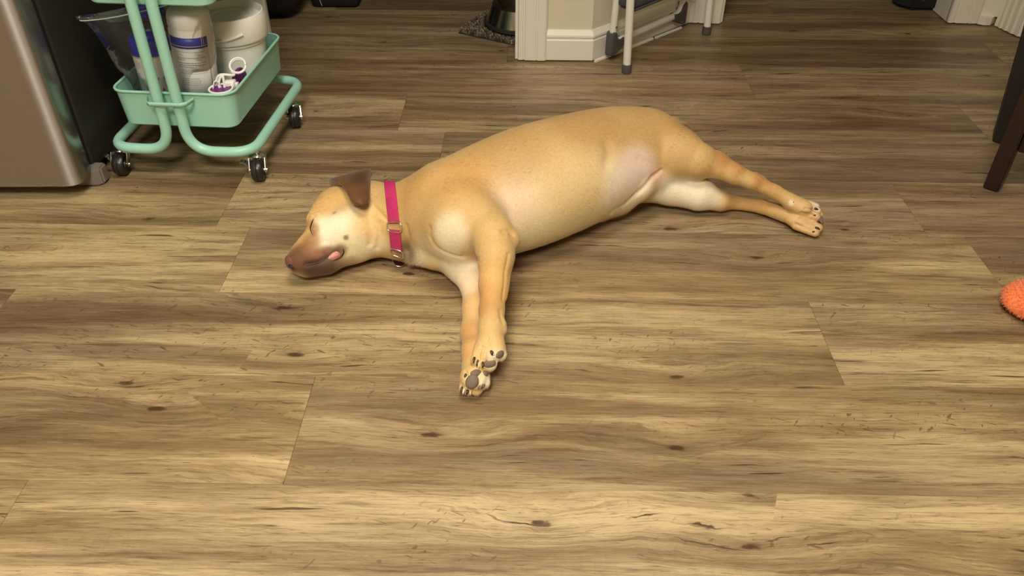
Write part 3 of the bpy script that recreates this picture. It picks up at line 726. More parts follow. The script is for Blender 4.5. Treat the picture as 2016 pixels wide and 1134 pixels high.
# ---------------------------------------------------------------- dark wooden bench at the right edge
M_MAHOG = plain('dark_mahogany', srgb(38, 17, 12), .35, bump=.1, scale=30, vary=.35, stretch=(6, 6, .6))
M_CHAR = plain('charcoal_wood', srgb(40, 36, 32), .5, bump=.1, scale=60, vary=.2)
bo = Vector((1.098, 1.668, 0)); be = Vector((.112, .238, 0)); bf = Vector((.40, -.188, 0))
bn_ = empty('wooden_bench', bo); tag(bn_, 'dark mahogany wooden bench, one leg showing at the right edge', 'bench')
def leg(name, c, h_, w, d, top, mat, ang):
    co, si = math.cos(ang), math.sin(ang); V = []
    for z, k, off in ((.002, 1., Vector((0, 0, 0))), (h_, 1.05, Vector(top))):
        for sx, sy in ((-1, -1), (1, -1), (1, 1), (-1, 1)):
            x, y = sx * w / 2 * k, sy * d / 2 * k; V.append((c[0] + off[0] + x * co - y * si, c[1] + off[1] + x * si + y * co, z))
    me = mesh(name, V, [(3, 2, 1, 0), (4, 5, 6, 7), (0, 1, 5, 4), (1, 2, 6, 5), (2, 3, 7, 6), (3, 0, 4, 7)])
    bm = bmesh.new(); bm.from_mesh(me); bmesh.ops.bevel(bm, geom=list(bm.edges), offset=.003, segments=2, affect='EDGES'); bm.to_mesh(me); bm.free()
    return sharpen(link(name, me, mat, bn_), 45)
ba = math.atan2(be.y, be.x) - math.pi / 2
leg('leg', (0, 0), .44, .034, .046, (0, 0, 0), M_MAHOG, ba - .25); leg('leg', (bf.x, bf.y), .44, .034, .046, (0, 0, 0), M_MAHOG, ba)
leg('rear_post', (be.x + .018, be.y), .44, .045, .05, (-.045, 0, 0), M_CHAR, ba); leg('rear_post', (be.x + bf.x, be.y + bf.y), .44, .045, .05, (-.045, 0, 0), M_CHAR, ba)
def rail(name, a, b_, z0, z1, w, mat, parent):
    d = (b_ - a); n = Vector((-d.y, d.x, 0)).normalized() * w / 2
    poly = [(a - n).xy, (b_ - n).xy, (b_ + n).xy, (a + n).xy]
    return prism(name, [tuple(p) for p in poly], z0, z1, mat, parent, .002)
z3 = Vector((0, 0, 0))
rail('front_rail', z3 + bf * .04, bf * .96, .10, .17, .02, M_MAHOG, bn_); rail('apron', z3 + bf * .04, bf * .96, .36, .435, .02, M_MAHOG, bn_)
rail('side_rail', be * .12 + bf * 1., be * .9 + bf * 1., .36, .435, .02, M_MAHOG, bn_)
prism('seat', [tuple((be * a + bf * b_).xy) for a, b_ in ((-.16, -.06), (-.16, 1.06), (1.16, 1.06), (1.16, -.06))], .442, .47, M_MAHOG, bn_, .006)
# ---------------------------------------------------------------- shaggy orange plush
def plush_material():
    m, nt, N, L, b = new_mat('orange_plush'); b.inputs['Roughness'].default_value = .95; b.inputs['Sheen Weight'].default_value = .4
    at = node(nt, 'ShaderNodeAttribute', attribute_name='tone'); rp = node(nt, 'ShaderNodeValToRGB')
    rp.color_ramp.elements[0].color = srgb(226, 92, 34); rp.color_ramp.elements[1].color = srgb(255, 156, 92); L.new(at.outputs['Fac'], rp.inputs[0]); L.new(rp.outputs[0], b.inputs['Base Color']); return m
M_ORANGE = plush_material()
ps = empty('plush_toy', (1.012, 1.185, 0)); tag(ps, 'bright orange shaggy plush item on the floor at the right edge', 'plush toy')
bm = bmesh.new(); bmesh.ops.create_uvsphere(bm, u_segments=48, v_segments=24, radius=1)
PR = (.112, .072, .021)
for v in bm.verts:
    q = v.co.copy(); q.z = math.copysign(abs(q.z) ** .6, q.z); p = Vector((q.x * PR[0], q.y * PR[1], q.z * PR[2]))
    p += p.normalized() * noise.noise(p * 40) * .004; p = Matrix.Rotation(-.35, 3, 'Z') @ p
    p.z = max(p.z + .026, .004); v.co = p
bmesh.ops.recalc_face_normals(bm, faces=bm.faces)
fl = [f for f in bm.faces]; cum = np.cumsum([f.calc_area() for f in fl]); V, Fc, tone = [], [], []
for k in range(16000):
    f = fl[int(np.searchsorted(cum, random.random() * cum[-1]))]; w_ = [random.random() for _ in f.verts]; s_ = sum(w_)
    p = sum((vv.co * (a / s_) for vv, a in zip(f.verts, w_)), Vector()); n_ = f.normal
    d = (n_ * .35 + Vector((random.gauss(0, .6), random.gauss(0, .6), random.gauss(0, .3)))).normalized(); sd = d.cross(n_)
    if sd.length < 1e-4: continue
    sd = sd.normalized() * .0007; le = random.uniform(.003, .0065); i = len(V); tip = p + d * le
    tip.z = max(tip.z, .001)
    V += [p - sd, p + sd, tip]; Fc.append((i, i+1, i+2)); tone += [random.random()] * 3
me0 = bm_mesh('plush_body', bm); a0 = me0.attributes.new('tone', 'FLOAT', 'POINT'); a0.data.foreach_set('value', [.5] * len(me0.vertices))
link('plush_body', me0, M_ORANGE, ps)
me1 = mesh('pile', V, Fc); a1 = me1.attributes.new('tone', 'FLOAT', 'POINT'); a1.data.foreach_set('value', tone)
po2 = link('pile', me1, M_ORANGE, ps, smooth=False); po2['kind'] = 'stuff'
DOG_H = .0025; N_FUR = 140000
# ---------------------------------------------------------------- the dog: one continuous surface
# a signed distance field of tapered limbs and ellipsoids, blended smoothly, then meshed (surface nets)
class Field:
    def __init__(s, lo, hi, h):
        s.h = h; s.lo = np.array(lo, float)
        s.n = np.ceil((np.array(hi) - s.lo) / h).astype(int) + 1
        s.f = np.full(s.n, .2, np.float32)
        s.ax = [s.lo[i] + h * np.arange(s.n[i]) for i in range(3)]
    def box(s, lo, hi):
        a = np.clip(np.floor((np.array(lo) - s.lo) / s.h).astype(int), 0, s.n - 1)
        b = np.clip(np.ceil((np.array(hi) - s.lo) / s.h).astype(int) + 1, 1, s.n)
        sl = tuple(slice(a[i], b[i]) for i in range(3))
        X, Y, Z = np.meshgrid(*[s.ax[i][sl[i]] for i in range(3)], indexing='ij')
        return sl, X, Y, Z
    def put(s, sl, d, k, cut=False):
        g = s.f[sl]
        if cut:
            a, b = -g, d
            hh = np.clip(.5 + .5 * (b - a) / k, 0, 1)
            s.f[sl] = -(b * (1 - hh) + a * hh - k * hh * (1 - hh))
        else:
            hh = np.clip(.5 + .5 * (g - d) / k, 0, 1)
            s.f[sl] = g * (1 - hh) + d * hh - k * hh * (1 - hh)
    def limb(s, a, b, ra, rb, k=.02, zs=1., cut=False):
        a = np.array(a, float); b = np.array(b, float)
        R = max(ra, rb) + .07
        sl, X, Y, Z = s.box(np.minimum(a, b) - R, np.maximum(a, b) + R)
        ba = b - a; ba[2] /= zs
        px, py, pz = X - a[0], Y - a[1], (Z - a[2]) / zs
        t = np.clip((px * ba[0] + py * ba[1] + pz * ba[2]) / max(ba @ ba, 1e-12), 0, 1)
        d = np.sqrt((px - t * ba[0])**2 + (py - t * ba[1])**2 + (pz - t * ba[2])**2) - (ra + (rb - ra) * t)
        s.put(sl, d * min(zs, 1.), k, cut)
    def chain(s, pts, k=.02, zs=1., cut=False, fine=1):
        if fine > 1:          # spline through the joints
            A = np.array([[*p, r] for p, r in pts]); out = []; m = len(A)
            for t in np.linspace(0, m - 1, (m - 1) * fine + 1):
                i = min(int(t), m - 2); f = t - i; a, b, c, d = A[max(i-1, 0)], A[i], A[i+1], A[min(i+2, m-1)]
                out.append(.5 * (2*b + (c-a)*f + (2*a-5*b+4*c-d)*f*f + (3*b-a-3*c+d)*f**3))
            pts = [(q[:3], q[3]) for q in out]
        for (a, ra), (b, rb) in zip(pts[:-1], pts[1:]):
            s.limb(a, b, ra, rb, k, zs, cut)
    def blob(s, c, r, k=.02, rot=0., cut=False, tilt=0.):
        c = np.array(c, float); r = np.array(r, float); R = r.max() + .06
        sl, X, Y, Z = s.box(c - R, c + R)
        x, y, z = X - c[0], Y - c[1], Z - c[2]
        co, si = math.cos(rot), math.sin(rot)
        x, y = x * co + y * si, -x * si + y * co
        if tilt:
            ct, st = math.cos(tilt), math.sin(tilt)
            x, z = x * ct + z * st, -x * st + z * ct
        k0 = np.sqrt((x / r[0])**2 + (y / r[1])**2 + (z / r[2])**2) + 1e-9
        k1 = np.sqrt((x / r[0]**2)**2 + (y / r[1]**2)**2 + (z / r[2]**2)**2) + 1e-9
        s.put(sl, k0 * (k0 - 1) / k1, k, cut)
    def floor(s, z0=.002, k=.012):
        b = z0 - s.ax[2][None, None, :]; a = s.f
        hh = np.clip(.5 - .5 * (b - a) / k, 0, 1)
        s.f = (b * (1 - hh) + a * hh + k * hh * (1 - hh)).astype(np.float32)
    def mesh(s):
        f = s.f; n = f.shape; ins = f < 0
        c = np.zeros(np.array(n) - 1, np.int8)
        for i in (0, 1):
            for j in (0, 1):
                for k in (0, 1):
                    c += ins[i:n[0]-1+i, j:n[1]-1+j, k:n[2]-1+k]
        act = np.argwhere((c > 0) & (c < 8))
        idx = np.full(c.shape, -1, np.int32); idx[tuple(act.T)] = np.arange(len(act))
        acc = np.zeros((len(act), 3)); cnt = np.zeros(len(act))
        cor = [(i, j, k) for i in (0, 1) for j in (0, 1) for k in (0, 1)]
        for p in cor:
            for ax in range(3):
                if p[ax]: continue
                q = list(p); q[ax] = 1
                fa = f[tuple((act + p).T)]; fb = f[tuple((act + q).T)]
                m = (fa < 0) != (fb < 0)
                t = np.where(m, fa / np.where(m, fa - fb, 1), 0)
                pt = np.array(p, float)[None, :].repeat(len(act), 0); pt[:, ax] = t
                acc[m] += pt[m]; cnt[m] += 1
        v = s.lo + s.h * (act + acc / cnt[:, None])
        quads = []
        for ax in range(3):
            o = [(1, 2), (2, 0), (0, 1)][ax]
            sl0 = [slice(None)] * 3; sl1 = [slice(None)] * 3
            sl0[ax] = slice(0, n[ax]-1); sl1[ax] = slice(1, n[ax])
            e = np.argwhere(ins[tuple(sl0)] != ins[tuple(sl1)])
            ok = np.ones(len(e), bool)
            for w in o: ok &= (e[:, w] > 0) & (e[:, w] < n[w] - 1)
            e = e[ok]
            def cell(du, dv):
                q = e.copy(); q[:, o[0]] += du; q[:, o[1]] += dv
                return idx[tuple(q.T)]
            Q = np.stack([cell(-1, -1), cell(0, -1), cell(0, 0), cell(-1, 0)], 1)
            flip = ~ins[tuple(e.T)]
            Q[flip] = Q[flip][:, ::-1]
            quads.append(Q)
        return v, np.concatenate(quads)

def build_dog_field(h):
    F = Field((-.53, .90, -.012), (.70, 2.06, .30), h)
    L = lambda *a: [(P(x, y, z), r) for (x, y, z, r) in a]
    # trunk: chest to hips
    F.chain(L((878, 424, .104, .094), (945, 402, .111, .110), (1035, 370, .116, .121), (1125, 338, .116, .118),
              (1205, 310, .114, .107), (1270, 296, .110, .092)), k=.012, zs=.95, fine=6)
    # neck and throat
    F.chain(L((868, 412, .10, .088), (800, 428, .083, .066), (748, 428, .077, .064)), k=.03, zs=.95)
    F.chain(L((860, 462, .065, .052), (800, 464, .052, .042), (745, 462, .048, .041)), k=.03)
    # skull, cheek, muzzle
    F.chain(L((722, 418, .077, .064), (674, 424, .075, .054)), k=.025, zs=1.)
    F.blob(P(664, 424, .078), (.042, .046, .054), k=.025)
    F.blob(P(692, 464, .068), (.062, .043, .058), k=.025, rot=.35)
    F.chain(L((648, 462, .064, .045), (610, 503, .050, .032), (591, 514, .046, .0255)), k=.020)
    F.chain(L((700, 482, .046, .032), (642, 513, .036, .0245), (608, 526, .032, .019)), k=.014)   # lower jaw
    # brow over the closed eye
    F.limb(P(618, 430, .108), P(632, 412, .110), .014, .016, k=.02)
    # lower foreleg (on the floor): arm, forearm, paw
    F.chain(L((880, 490, .052, .044), (915, 520, .046, .038), (940, 562, .040, .030), (940, 608, .034, .0255),
              (933, 655, .029, .0225), (934, 690, .026, .0195), (933, 722, .026, .021)), k=.012)
    # lower forepaw: palm and toes, sole turned up to the camera
    F.blob(P(933, 742, .030), (.023, .027, .021), k=.010)
    for (x, y, z, x2, y2, z2, r) in ((918, 738, .030, 912, 766, .017, .0075), (926, 750, .022, 922, 771, .012, .0080),
                                     (940, 750, .022, 938, 768, .013, .0105), (952, 742, .026, 953, 754, .022, .0105)):
        F.limb(P(x, y, z), P(x2, y2, z2), r + .001, r, k=.0035)
    # upper shoulder, arm, elbow, foreleg
    F.chain(L((885, 400, .142, .056), (915, 432, .150, .050), (965, 456, .156, .040)), k=.045)
    F.blob(P(897, 452, .124), (.042, .044, .046), k=.05)
    F.blob(P(1006, 472, .155), (.016, .020, .018), k=.012)
    F.chain(L((970, 466, .158, .039), (976, 505, .147, .0315), (971, 560, .116, .0240), (968, 612, .090, .0205),
              (967, 645, .076, .0205), (966, 680, .066, .0225)), k=.009)
    F.limb(P(1000, 490, .150), P(990, 585, .102), .0095, .0065, k=.008)          # tendon edge
    F.limb(P(985, 640, .078), P(989, 650, .074), .010, .008, k=.008)          # carpal pad bump
    # upper forepaw
    F.blob(P(963, 688, .063), (.025, .029, .020), k=.010)
    for (x, y, z, x2, y2, z2, r) in ((943, 688, .066, 936, 710, .058, .0085), (951, 694, .064, 945, 717, .053, .0090),
                                     (964, 696, .062, 964, 717, .050, .0125), (978, 682, .064, 985, 698, .056, .0115)):
        F.limb(P(x, y, z), P(x2, y2, z2), r + .001, r, k=.0035)
    # lower hind leg
    F.chain(L((1275, 348, .070, .056), (1320, 363, .056, .046)), k=.022)
    F.chain(L((1320, 363, .056, .046), (1376, 382, .044, .036), (1418, 396, .030, .0215), (1450, 400, .020, .0140),
              (1500, 407, .020, .0155), (1545, 422, .022, .0180)), k=.007)
    F.blob(P(1570, 431, .024), (.028, .025, .018), k=.010, rot=-.5)
    for (x, y, z, x2, y2, z2, r) in ((1568, 444, .018, 1604, 459, .013, .0105), (1575, 438, .024, 1610, 449, .018, .0115),
                                     (1580, 428, .028, 1613, 436, .022, .0115), (1580, 420, .026, 1612, 424, .02, .0105)):
        F.limb(P(x, y, z), P(x2, y2, z2), r, r - .001, k=.0035)
    F.limb(P(1550, 405, .046), P(1560, 399, .062), .009, .0085, k=.004)        # dewclaw
    # upper hind leg: thigh, hock, foot
    F.chain(L((1282, 291, .124, .070), (1330, 302, .130, .054), (1372, 317, .126, .039)), k=.018)
    F.chain(L((1372, 317, .124, .038), (1410, 324, .118, .0275), (1445, 342, .106, .0205),
              (1482, 357, .091, .0172), (1525, 378, .070, .0145), (1560, 398, .058, .0165)), k=.008)
    F.limb(P(1486, 348, .094), P(1500, 353, .089), .010, .008, k=.008)        # point of the hock
    F.blob(P(1576, 406, .054), (.025, .020, .016), k=.010, rot=-.5)
    for (x, y, z, x2, y2, z2, r) in ((1578, 414, .046, 1606, 427, .036, .0105), (1583, 406, .050, 1608, 416, .040, .010),
                                     (1584, 400, .048, 1606, 407, .042, .009)):
        F.limb(P(x, y, z), P(x2, y2, z2), r, r - .001, k=.0035)
    # groin fold and belly skin
    F.chain(L((1300, 340, .100, .014), (1262, 370, .085, .016), (1222, 396, .055, .017), (1185, 414, .035, .015)), k=.028)
    # tuft of the breast, tail tucked behind the rump
    F.limb(P(845, 500, .05), P(812, 508, .035), .028, .012, k=.02)
    F.chain(L((1320, 272, .105, .030), (1342, 258, .085, .017), (1325, 244, .050, .014), (1270, 235, .03, .011)), k=.02)
    # mouth line, closed eye, groin crease
    F.chain(L((607, 519, .076, .0035), (630, 516, .072, .0035), (652, 503, .078, .004), (667, 490, .09, .004)), k=.008, cut=True)
    F.chain(L((614, 462, .112, .0028), (611, 447, .122, .0028), (617, 434, .132, .0028), (622, 426, .134, .0024)), k=.006, cut=True)
    F.floor()
    return F
def px_of(v):
    r = v - np.array((0, 0, CAM_H)); z = r @ np.array(_F)
    return 1008 + FPX * (r @ np.array(_R)) / z, 567 - FPX * (r @ np.array(_U)) / z
def coat_material():
    m, nt, N, L, b = new_mat('short_dog_coat')
    at = node(nt, 'ShaderNodeAttribute', attribute_name='coat')
    tc = node(nt, 'ShaderNodeTexCoord')
    nz = node(nt, 'ShaderNodeTexNoise', ins={'Scale': 260., 'Detail': 3.}); L.new(tc.outputs['Object'], nz.inputs['Vector'])
    hsv = node(nt, 'ShaderNodeHueSaturation'); L.new(at.outputs['Color'], hsv.inputs['Color'])
    mr = node(nt, 'ShaderNodeMapRange', ins={'To Min': .86, 'To Max': 1.12}); L.new(nz.outputs['Fac'], mr.inputs['Value']); L.new(mr.outputs[0], hsv.inputs['Value'])
    L.new(hsv.outputs[0], b.inputs['Base Color']); b.inputs['Roughness'].default_value = .62
    b.inputs['Specular IOR Level'].default_value = .3; b.inputs['Sheen Weight'].default_value = .15; b.inputs['Sheen Roughness'].default_value = .4
    bp = node(nt, 'ShaderNodeBump', ins={'Strength': .25, 'Distance': .001}); L.new(nz.outputs['Fac'], bp.inputs['Height']); L.new(bp.outputs[0], b.inputs['Normal'])
    return m
M_COAT = coat_material()
lin = lambda *c: np.array(srgb(*c)[:3])
TAN, CREAM, PINK, BROWN, RUST, PALE = lin(197, 164, 107), lin(228, 212, 172), lin(232, 206, 190), lin(104, 70, 46), lin(180, 128, 74), lin(238, 228, 204)
EARC = lin(100, 66, 34)
# coat markings: centre (x, y in the photograph at height z), radius in metres, colour, strength; the markings are the dog's own
MARKS = [
    # cream belly and flank
    ((1080, 440, .10), .13, CREAM, .95), ((1180, 400, .10), .11, CREAM, .95), ((1055, 440, .16), .06, CREAM, .8), ((1130, 360, .18), .09, lin(214, 180, 116), .6),
    ((1020, 400, .20), .06, lin(226, 196, 150), .5), ((1240, 370, .10), .07, PALE, .7), ((1330, 372, .06), .06, PALE, .95), ((1385, 390, .045), .05, PALE, .85),
    ((1260, 335, .14), .055, PINK, .85), ((1225, 365, .12), .05, PINK, .6), ((1290, 345, .10), .024, lin(214, 174, 154), .6), ((1010, 400, .17), .05, PINK, .35),
    ((955, 430, .16), .07, TAN, .95), ((985, 470, .16), .045, TAN, .95), ((975, 510, .14), .04, TAN, .9),
    # white shoulder and breast
    ((886, 462, .16), .040, lin(232, 220, 190), .75), ((884, 480, .15), .028, lin(232, 220, 190), .6), ((850, 500, .07), .05, CREAM, .7), ((900, 530, .06), .055, PALE, .85), ((925, 560, .05), .035, lin(230, 200, 165), .8),
    ((815, 508, .04), .03, PALE, .7),
    # back and rump a deeper tan
    ((1000, 290, .16), .09, lin(184, 146, 90), .7), ((1150, 235, .15), .10, lin(182, 144, 88), .75), ((1290, 235, .15), .08, lin(190, 154, 97), .7), ((1350, 265, .12), .05, lin(182, 140, 84), .6), ((1352, 250, .1), .018, lin(120, 82, 46), .75),
    ((900, 350, .15), .07, lin(198, 148, 84), .6), ((800, 370, .12), .06, lin(190, 142, 80), .6),
    # forelegs
    ((955, 590, .10), .035, RUST, .75), ((975, 545, .12), .04, lin(206, 158, 92), .5), ((935, 600, .03), .035, lin(214, 172, 118), .7), ((928, 655, .03), .028, RUST, .65), ((925, 690, .03), .02, lin(204, 150, 92), .6),
    ((968, 695, .06), .03, lin(216, 178, 122), .8), ((980, 712, .06), .022, PALE, .75), ((940, 760, .03), .03, lin(216, 190, 140), .8), ((957, 748, .03), .015, PALE, .7),
    # hind legs
    ((1350, 305, .14), .055, TAN, .9), ((1385, 330, .13), .035, TAN, .9), ((1330, 325, .13), .03, TAN, .7), ((1415, 345, .12), .03, lin(210, 174, 114), .8), ((1425, 310, .12), .026, lin(172, 120, 68), .75), ((1455, 330, .1), .022, RUST, .7), ((1500, 352, .09), .026, lin(184, 134, 78), .8), ((1460, 362, .1), .022, lin(218, 186, 130), .8), ((1505, 380, .08), .018, lin(210, 174, 116), .7), ((1530, 378, .07), .02, lin(190, 146, 90), .6), ((1490, 403, .03), .035, lin(204, 158, 100), .8),
    ((1580, 425, .03), .05, lin(212, 176, 124), .75), ((1605, 405, .05), .02, PALE, .5), ((1557, 400, .05), .007, PALE, .7), ((1605, 440, .03), .02, lin(196, 160, 120), .5),
    # head: pale cheek, dark muzzle
    ((690, 455, .12), .065, CREAM, .8), ((715, 480, .12), .05, CREAM, .85), ((670, 470, .12), .055, CREAM, .85), ((650, 455, .13), .035, PALE, .8), ((700, 490, .10), .05, CREAM, .8), ((650, 395, .12), .04, lin(206, 162, 96), .6),
    ((735, 440, .13), .04, lin(214, 176, 110), .7), ((790, 470, .12), .035, lin(176, 140, 92), .45), ((800, 493, .08), .028, lin(108, 84, 58), .75),
    ((618, 452, .12), .014, lin(160, 112, 66), .7), ((614, 472, .11), .020, lin(146, 98, 58), .75), ((596, 500, .09), .028, lin(120, 78, 46), .9), ((580, 515, .07), .03, BROWN, .95),
    ((630, 505, .08), .022, lin(128, 82, 62), .85), ((608, 522, .08), .020, lin(104, 70, 56), .9), ((648, 498, .09), .016, lin(122, 78, 62), .85), ((672, 492, .09), .014, lin(110, 78, 54), .8), ((625, 536, .04), .028, lin(74, 56, 42), .9), ((645, 528, .05), .022, lin(70, 54, 40), .85), ((655, 525, .05), .030, lin(86, 68, 50), .85), ((665, 500, .09), .016, lin(120, 84, 60), .8),
    ((682, 518, .05), .024, lin(140, 112, 78), .6), ((681, 468, .14), .0055, lin(90, 70, 46), .8), ((658, 419, .14), .0045, lin(120, 90, 56), .6), ((600, 440, .11), .015, lin(186, 134, 82), .6),
]
def coat_colour(v):
    c = np.tile(TAN, (len(v), 1)); jit = np.array([noise.noise(Vector(p) * 22) for p in v]) * .18
    for (m, r, col, s) in MARKS:
        d = np.linalg.norm(v - on_coat(*m), axis=1) / r + jit
        w = np.clip((1.35 - d) / .9, 0, 1); w = (w * w * (3 - 2 * w) * s)[:, None]
        c = c * (1 - w) + col * w
    return c
dog = empty('dog', tuple(P(1080, 430, 0.))); tag(dog, 'tan and cream short haired dog asleep on its side on the wood floor', 'dog')
DM = Matrix.Translation(-dog.location)
def dpart(o, parent=None):
    if parent is None: o.parent = dog; o.matrix_parent_inverse = DM
    else: o.parent = parent
    return o
F = build_dog_field(DOG_H)
dv, dq = F.mesh()
from mathutils.bvhtree import BVHTree
BVH = BVHTree.FromPolygons([tuple(q) for q in dv], [tuple(q) for q in dq.tolist()])
def S(x, y):
    """point and normal of the dog's coat that the photograph shows at (x, y)"""
    d = (_F * FPX + _R * (x - 1008) - _U * (y - 567)).normalized()
    h_, n_, i_, t_ = BVH.ray_cast(Vector((0, 0, CAM_H)), d)
    return (h_, n_) if h_ is not None else (None, None)
def on_coat(x, y, z):
    h_, n_ = S(x, y); return np.array(h_) if h_ is not None else P(x, y, z)
# skin creases: lines on the coat pressed in a little
def vert_normals(v, q):
    n = np.cross(v[q[:, 2]] - v[q[:, 0]], v[q[:, 3]] - v[q[:, 1]]); N_ = np.zeros_like(v)
    for k in range(4): np.add.at(N_, q[:, k], n)
    return N_ / (np.linalg.norm(N_, axis=1, keepdims=True) + 1e-15)
CREASES = [([(722, 388), (735, 406), (750, 422), (760, 432)], .0045, .0030), ([(730, 480), (733, 455), (728, 425)], .008, .0030), ([(742, 488), (748, 462), (745, 440)], .007, .0025),
           ([(846, 450), (846, 466), (858, 486), (880, 499), (910, 507), (940, 512)], .0055, .0028), ([(1001, 500), (994, 545), (990, 590)], .003, .0022), ([(988, 456), (1000, 455), (1009, 462)], .004, .0025),
           ([(1302, 336), (1284, 350), (1258, 378), (1232, 400), (1205, 416)], .006, .0050), ([(1306, 336), (1285, 324), (1258, 314)], .010, .0018),
           ([(1196, 285), (1200, 300), (1196, 318)], .014, .0040), ([(985, 612), (990, 635)], .004, .002), ([(600, 440), (606, 428), (618, 416)], .0035, .0022), ([(620, 470), (630, 476), (645, 478)], .006, .0015),
           ([(624, 424), (613, 440), (611, 452), (616, 463)], .0035, .0030), ([(604, 521), (625, 518), (645, 509), (662, 497)], .005, .0035), ([(800, 445), (806, 470), (800, 492)], .006, .0025),
           ([(967, 664), (963, 676), (966, 690), (972, 700)], .0026, .0045), ([(957, 684), (953, 700), (957, 716)], .0024, .0040), ([(948, 682), (943, 698), (941, 712)], .0022, .0035), ([(974, 706), (978, 712)], .0022, .003),
           ([(917, 732), (921, 746), (917, 764)], .0022, .0035), ([(922, 757), (927, 764), (933, 770)], .0022, .0035), ([(940, 738), (944, 750), (942, 760)], .0024, .0040),
           ([(1574, 431), (1592, 437), (1606, 441)], .0024, .0040), ([(1566, 441), (1586, 449), (1602, 454)], .0024, .0040), ([(1578, 419), (1594, 422), (1605, 424)], .0024, .0040), ([(1584, 410), (1596, 412), (1606, 413)], .0022, .003)]
vn = vert_normals(dv, dq); disp = np.zeros(len(dv))
for pts_, wd_, dp_ in CREASES:
    pl_ = [np.array(S(*q)[0]) for q in pts_ if S(*q)[0] is not None]; d = np.full(len(dv), 9.)
    for a, b in zip(pl_[:-1], pl_[1:]):
        ab = b - a; t = np.clip(((dv - a) @ ab) / (ab @ ab + 1e-12), 0, 1); d = np.minimum(d, np.linalg.norm(dv - a - t[:, None] * ab, axis=1))
    disp = np.maximum(disp, dp_ * np.exp(-(d / wd_) ** 2))
dv = dv - vn * disp[:, None]; dv[:, 2] = np.maximum(dv[:, 2], .0015)
vn = vert_normals(dv, dq)
BVH = BVHTree.FromPolygons([tuple(q) for q in dv], [tuple(q) for q in dq.tolist()])
col = coat_colour(dv)
# ---- the folded ear, a thin flap joined into the same mesh
def ear_vf():
    # rows across the flap from its base on the skull to the hanging tip; (x, y, z) read along each row
    rows = [[(666, 371, .118), (657, 369, .117), (652, 362, .116), (653, 354, .120), (663, 350, .126), (680, 346, .130), (700, 340, .132), (716, 335, .130), (727, 334, .124), (731, 340, .122), (728, 349, .124)],
            [(669, 366, .130), (661, 363, .132), (657, 357, .134), (660, 353, .138), (668, 352, .142), (684, 348, .145), (703, 342, .146), (719, 337, .143), (728, 337, .135), (729, 344, .132), (727, 352, .134)],
            [(676, 366, .142), (671, 362, .146), (669, 359, .149), (671, 358, .152), (678, 358, .155), (690, 356, .157), (706, 351, .157), (719, 346, .154), (725, 345, .147), (727, 350, .144), (726, 356, .146)],
            [(684, 377, .146), (681, 373, .151), (681, 371, .155), (683, 370, .158), (688, 370, .160), (697, 369, .162), (709, 366, .162), (719, 361, .159), (724, 359, .153), (726, 362, .151), (725, 366, .151)],
            [(690, 388, .146), (688, 386, .151), (688, 384, .155), (690, 384, .157), (696, 385, .159), (704, 385, .160), (712, 383, .159), (720, 379, .157), (724, 376, .153), (725, 379, .151), (724, 382, .151)],
            [(694, 397, .146), (693, 396, .149), (694, 395, .152), (697, 396, .154), (701, 397, .155), (707, 397, .156), (714, 396, .155), (720, 393, .153), (724, 391, .151), (725, 392, .150), (724, 394, .150)],
            [(699, 402, .143), (699, 402, .145), (701, 402, .147), (703, 403, .148), (706, 404, .149), (710, 405, .149), (714, 405, .149), (718, 403, .148), (721, 401, .147), (722, 400, .147), (722, 400, .147)]]
    G = np.array([[P(*p) for p in r] for r in rows])
    def up(G, ax, n):
        G = np.moveaxis(G, ax, 0); m = len(G); out = []
        for t in np.linspace(0, m - 1, n):
            i = min(int(t), m - 2); f = t - i; a, b, c, d = G[max(i-1, 0)], G[i], G[i+1], G[min(i+2, m-1)]
            out.append(.5 * (2*b + (c-a)*f + (2*a-5*b+4*c-d)*f*f + (3*b-a-3*c+d)*f**3))
        return np.moveaxis(np.array(out), 0, ax)
    n = 40; G = up(up(G, 0, n), 1, n)
    du = np.gradient(G, axis=0); dw = np.gradient(G, axis=1); nr = np.cross(du, dw); nr /= np.linalg.norm(nr, axis=2, keepdims=True) + 1e-12
    if nr[..., 2].mean() < 0: nr = -nr
    u_ = np.linspace(0, 1, n); taper = np.minimum(1, np.minimum(u_, 1 - u_) * 10 + .25)[None, :, None] * np.minimum(1, (1.02 - u_) * 8)[:, None, None]
    A_ = G + nr * (.0012 + .0012 * taper); B_ = G - nr * (.0012 + .0012 * taper)
    V = np.concatenate([A_.reshape(-1, 3), B_.reshape(-1, 3)]); Fc = []; o = n * n
    ori = np.dot(np.cross(G[1, 0] - G[0, 0], G[0, 1] - G[0, 0]), nr[0, 0]) > 0
    def q(*f): Fc.append(f if ori else f[::-1])
    for i in range(n - 1):
        for j in range(n - 1):
            a, b, c, d = i*n + j, (i+1)*n + j, (i+1)*n + j + 1, i*n + j + 1
            q(a, b, c, d); q(o + d, o + c, o + b, o + a)
    rim = [j for j in range(n)] + [i*n + n - 1 for i in range(1, n)] + [(n-1)*n + j for j in range(n - 2, -1, -1)] + [i*n for i in range(n - 2, 0, -1)]
    for a, b in zip(rim, rim[1:] + rim[:1]): q(a, b, o + b, o + a)
    return V, np.array(Fc), n
ev, eq, en = ear_vf()
ecol = np.tile(EARC, (len(ev), 1)) * (1 + .25 * np.array([noise.noise(Vector(p) * 45) for p in ev]))[:, None]
ej = np.arange(len(ev)) % en; ei = (np.arange(len(ev)) // en) % en          # tan rim, dark middle, paler inside
rimw = np.clip(1 - np.minimum(ej, en - 1 - ej) / 4., 0, 1)[:, None] * .55; ecol = ecol * (1 - rimw) + lin(150, 108, 64) * rimw
inw = (np.clip((9 - ej) / 6., 0, 1) * np.clip((14 - ei) / 8., 0, 1))[:, None] * .7; ecol = ecol * (1 - inw) + lin(166, 126, 82) * inw
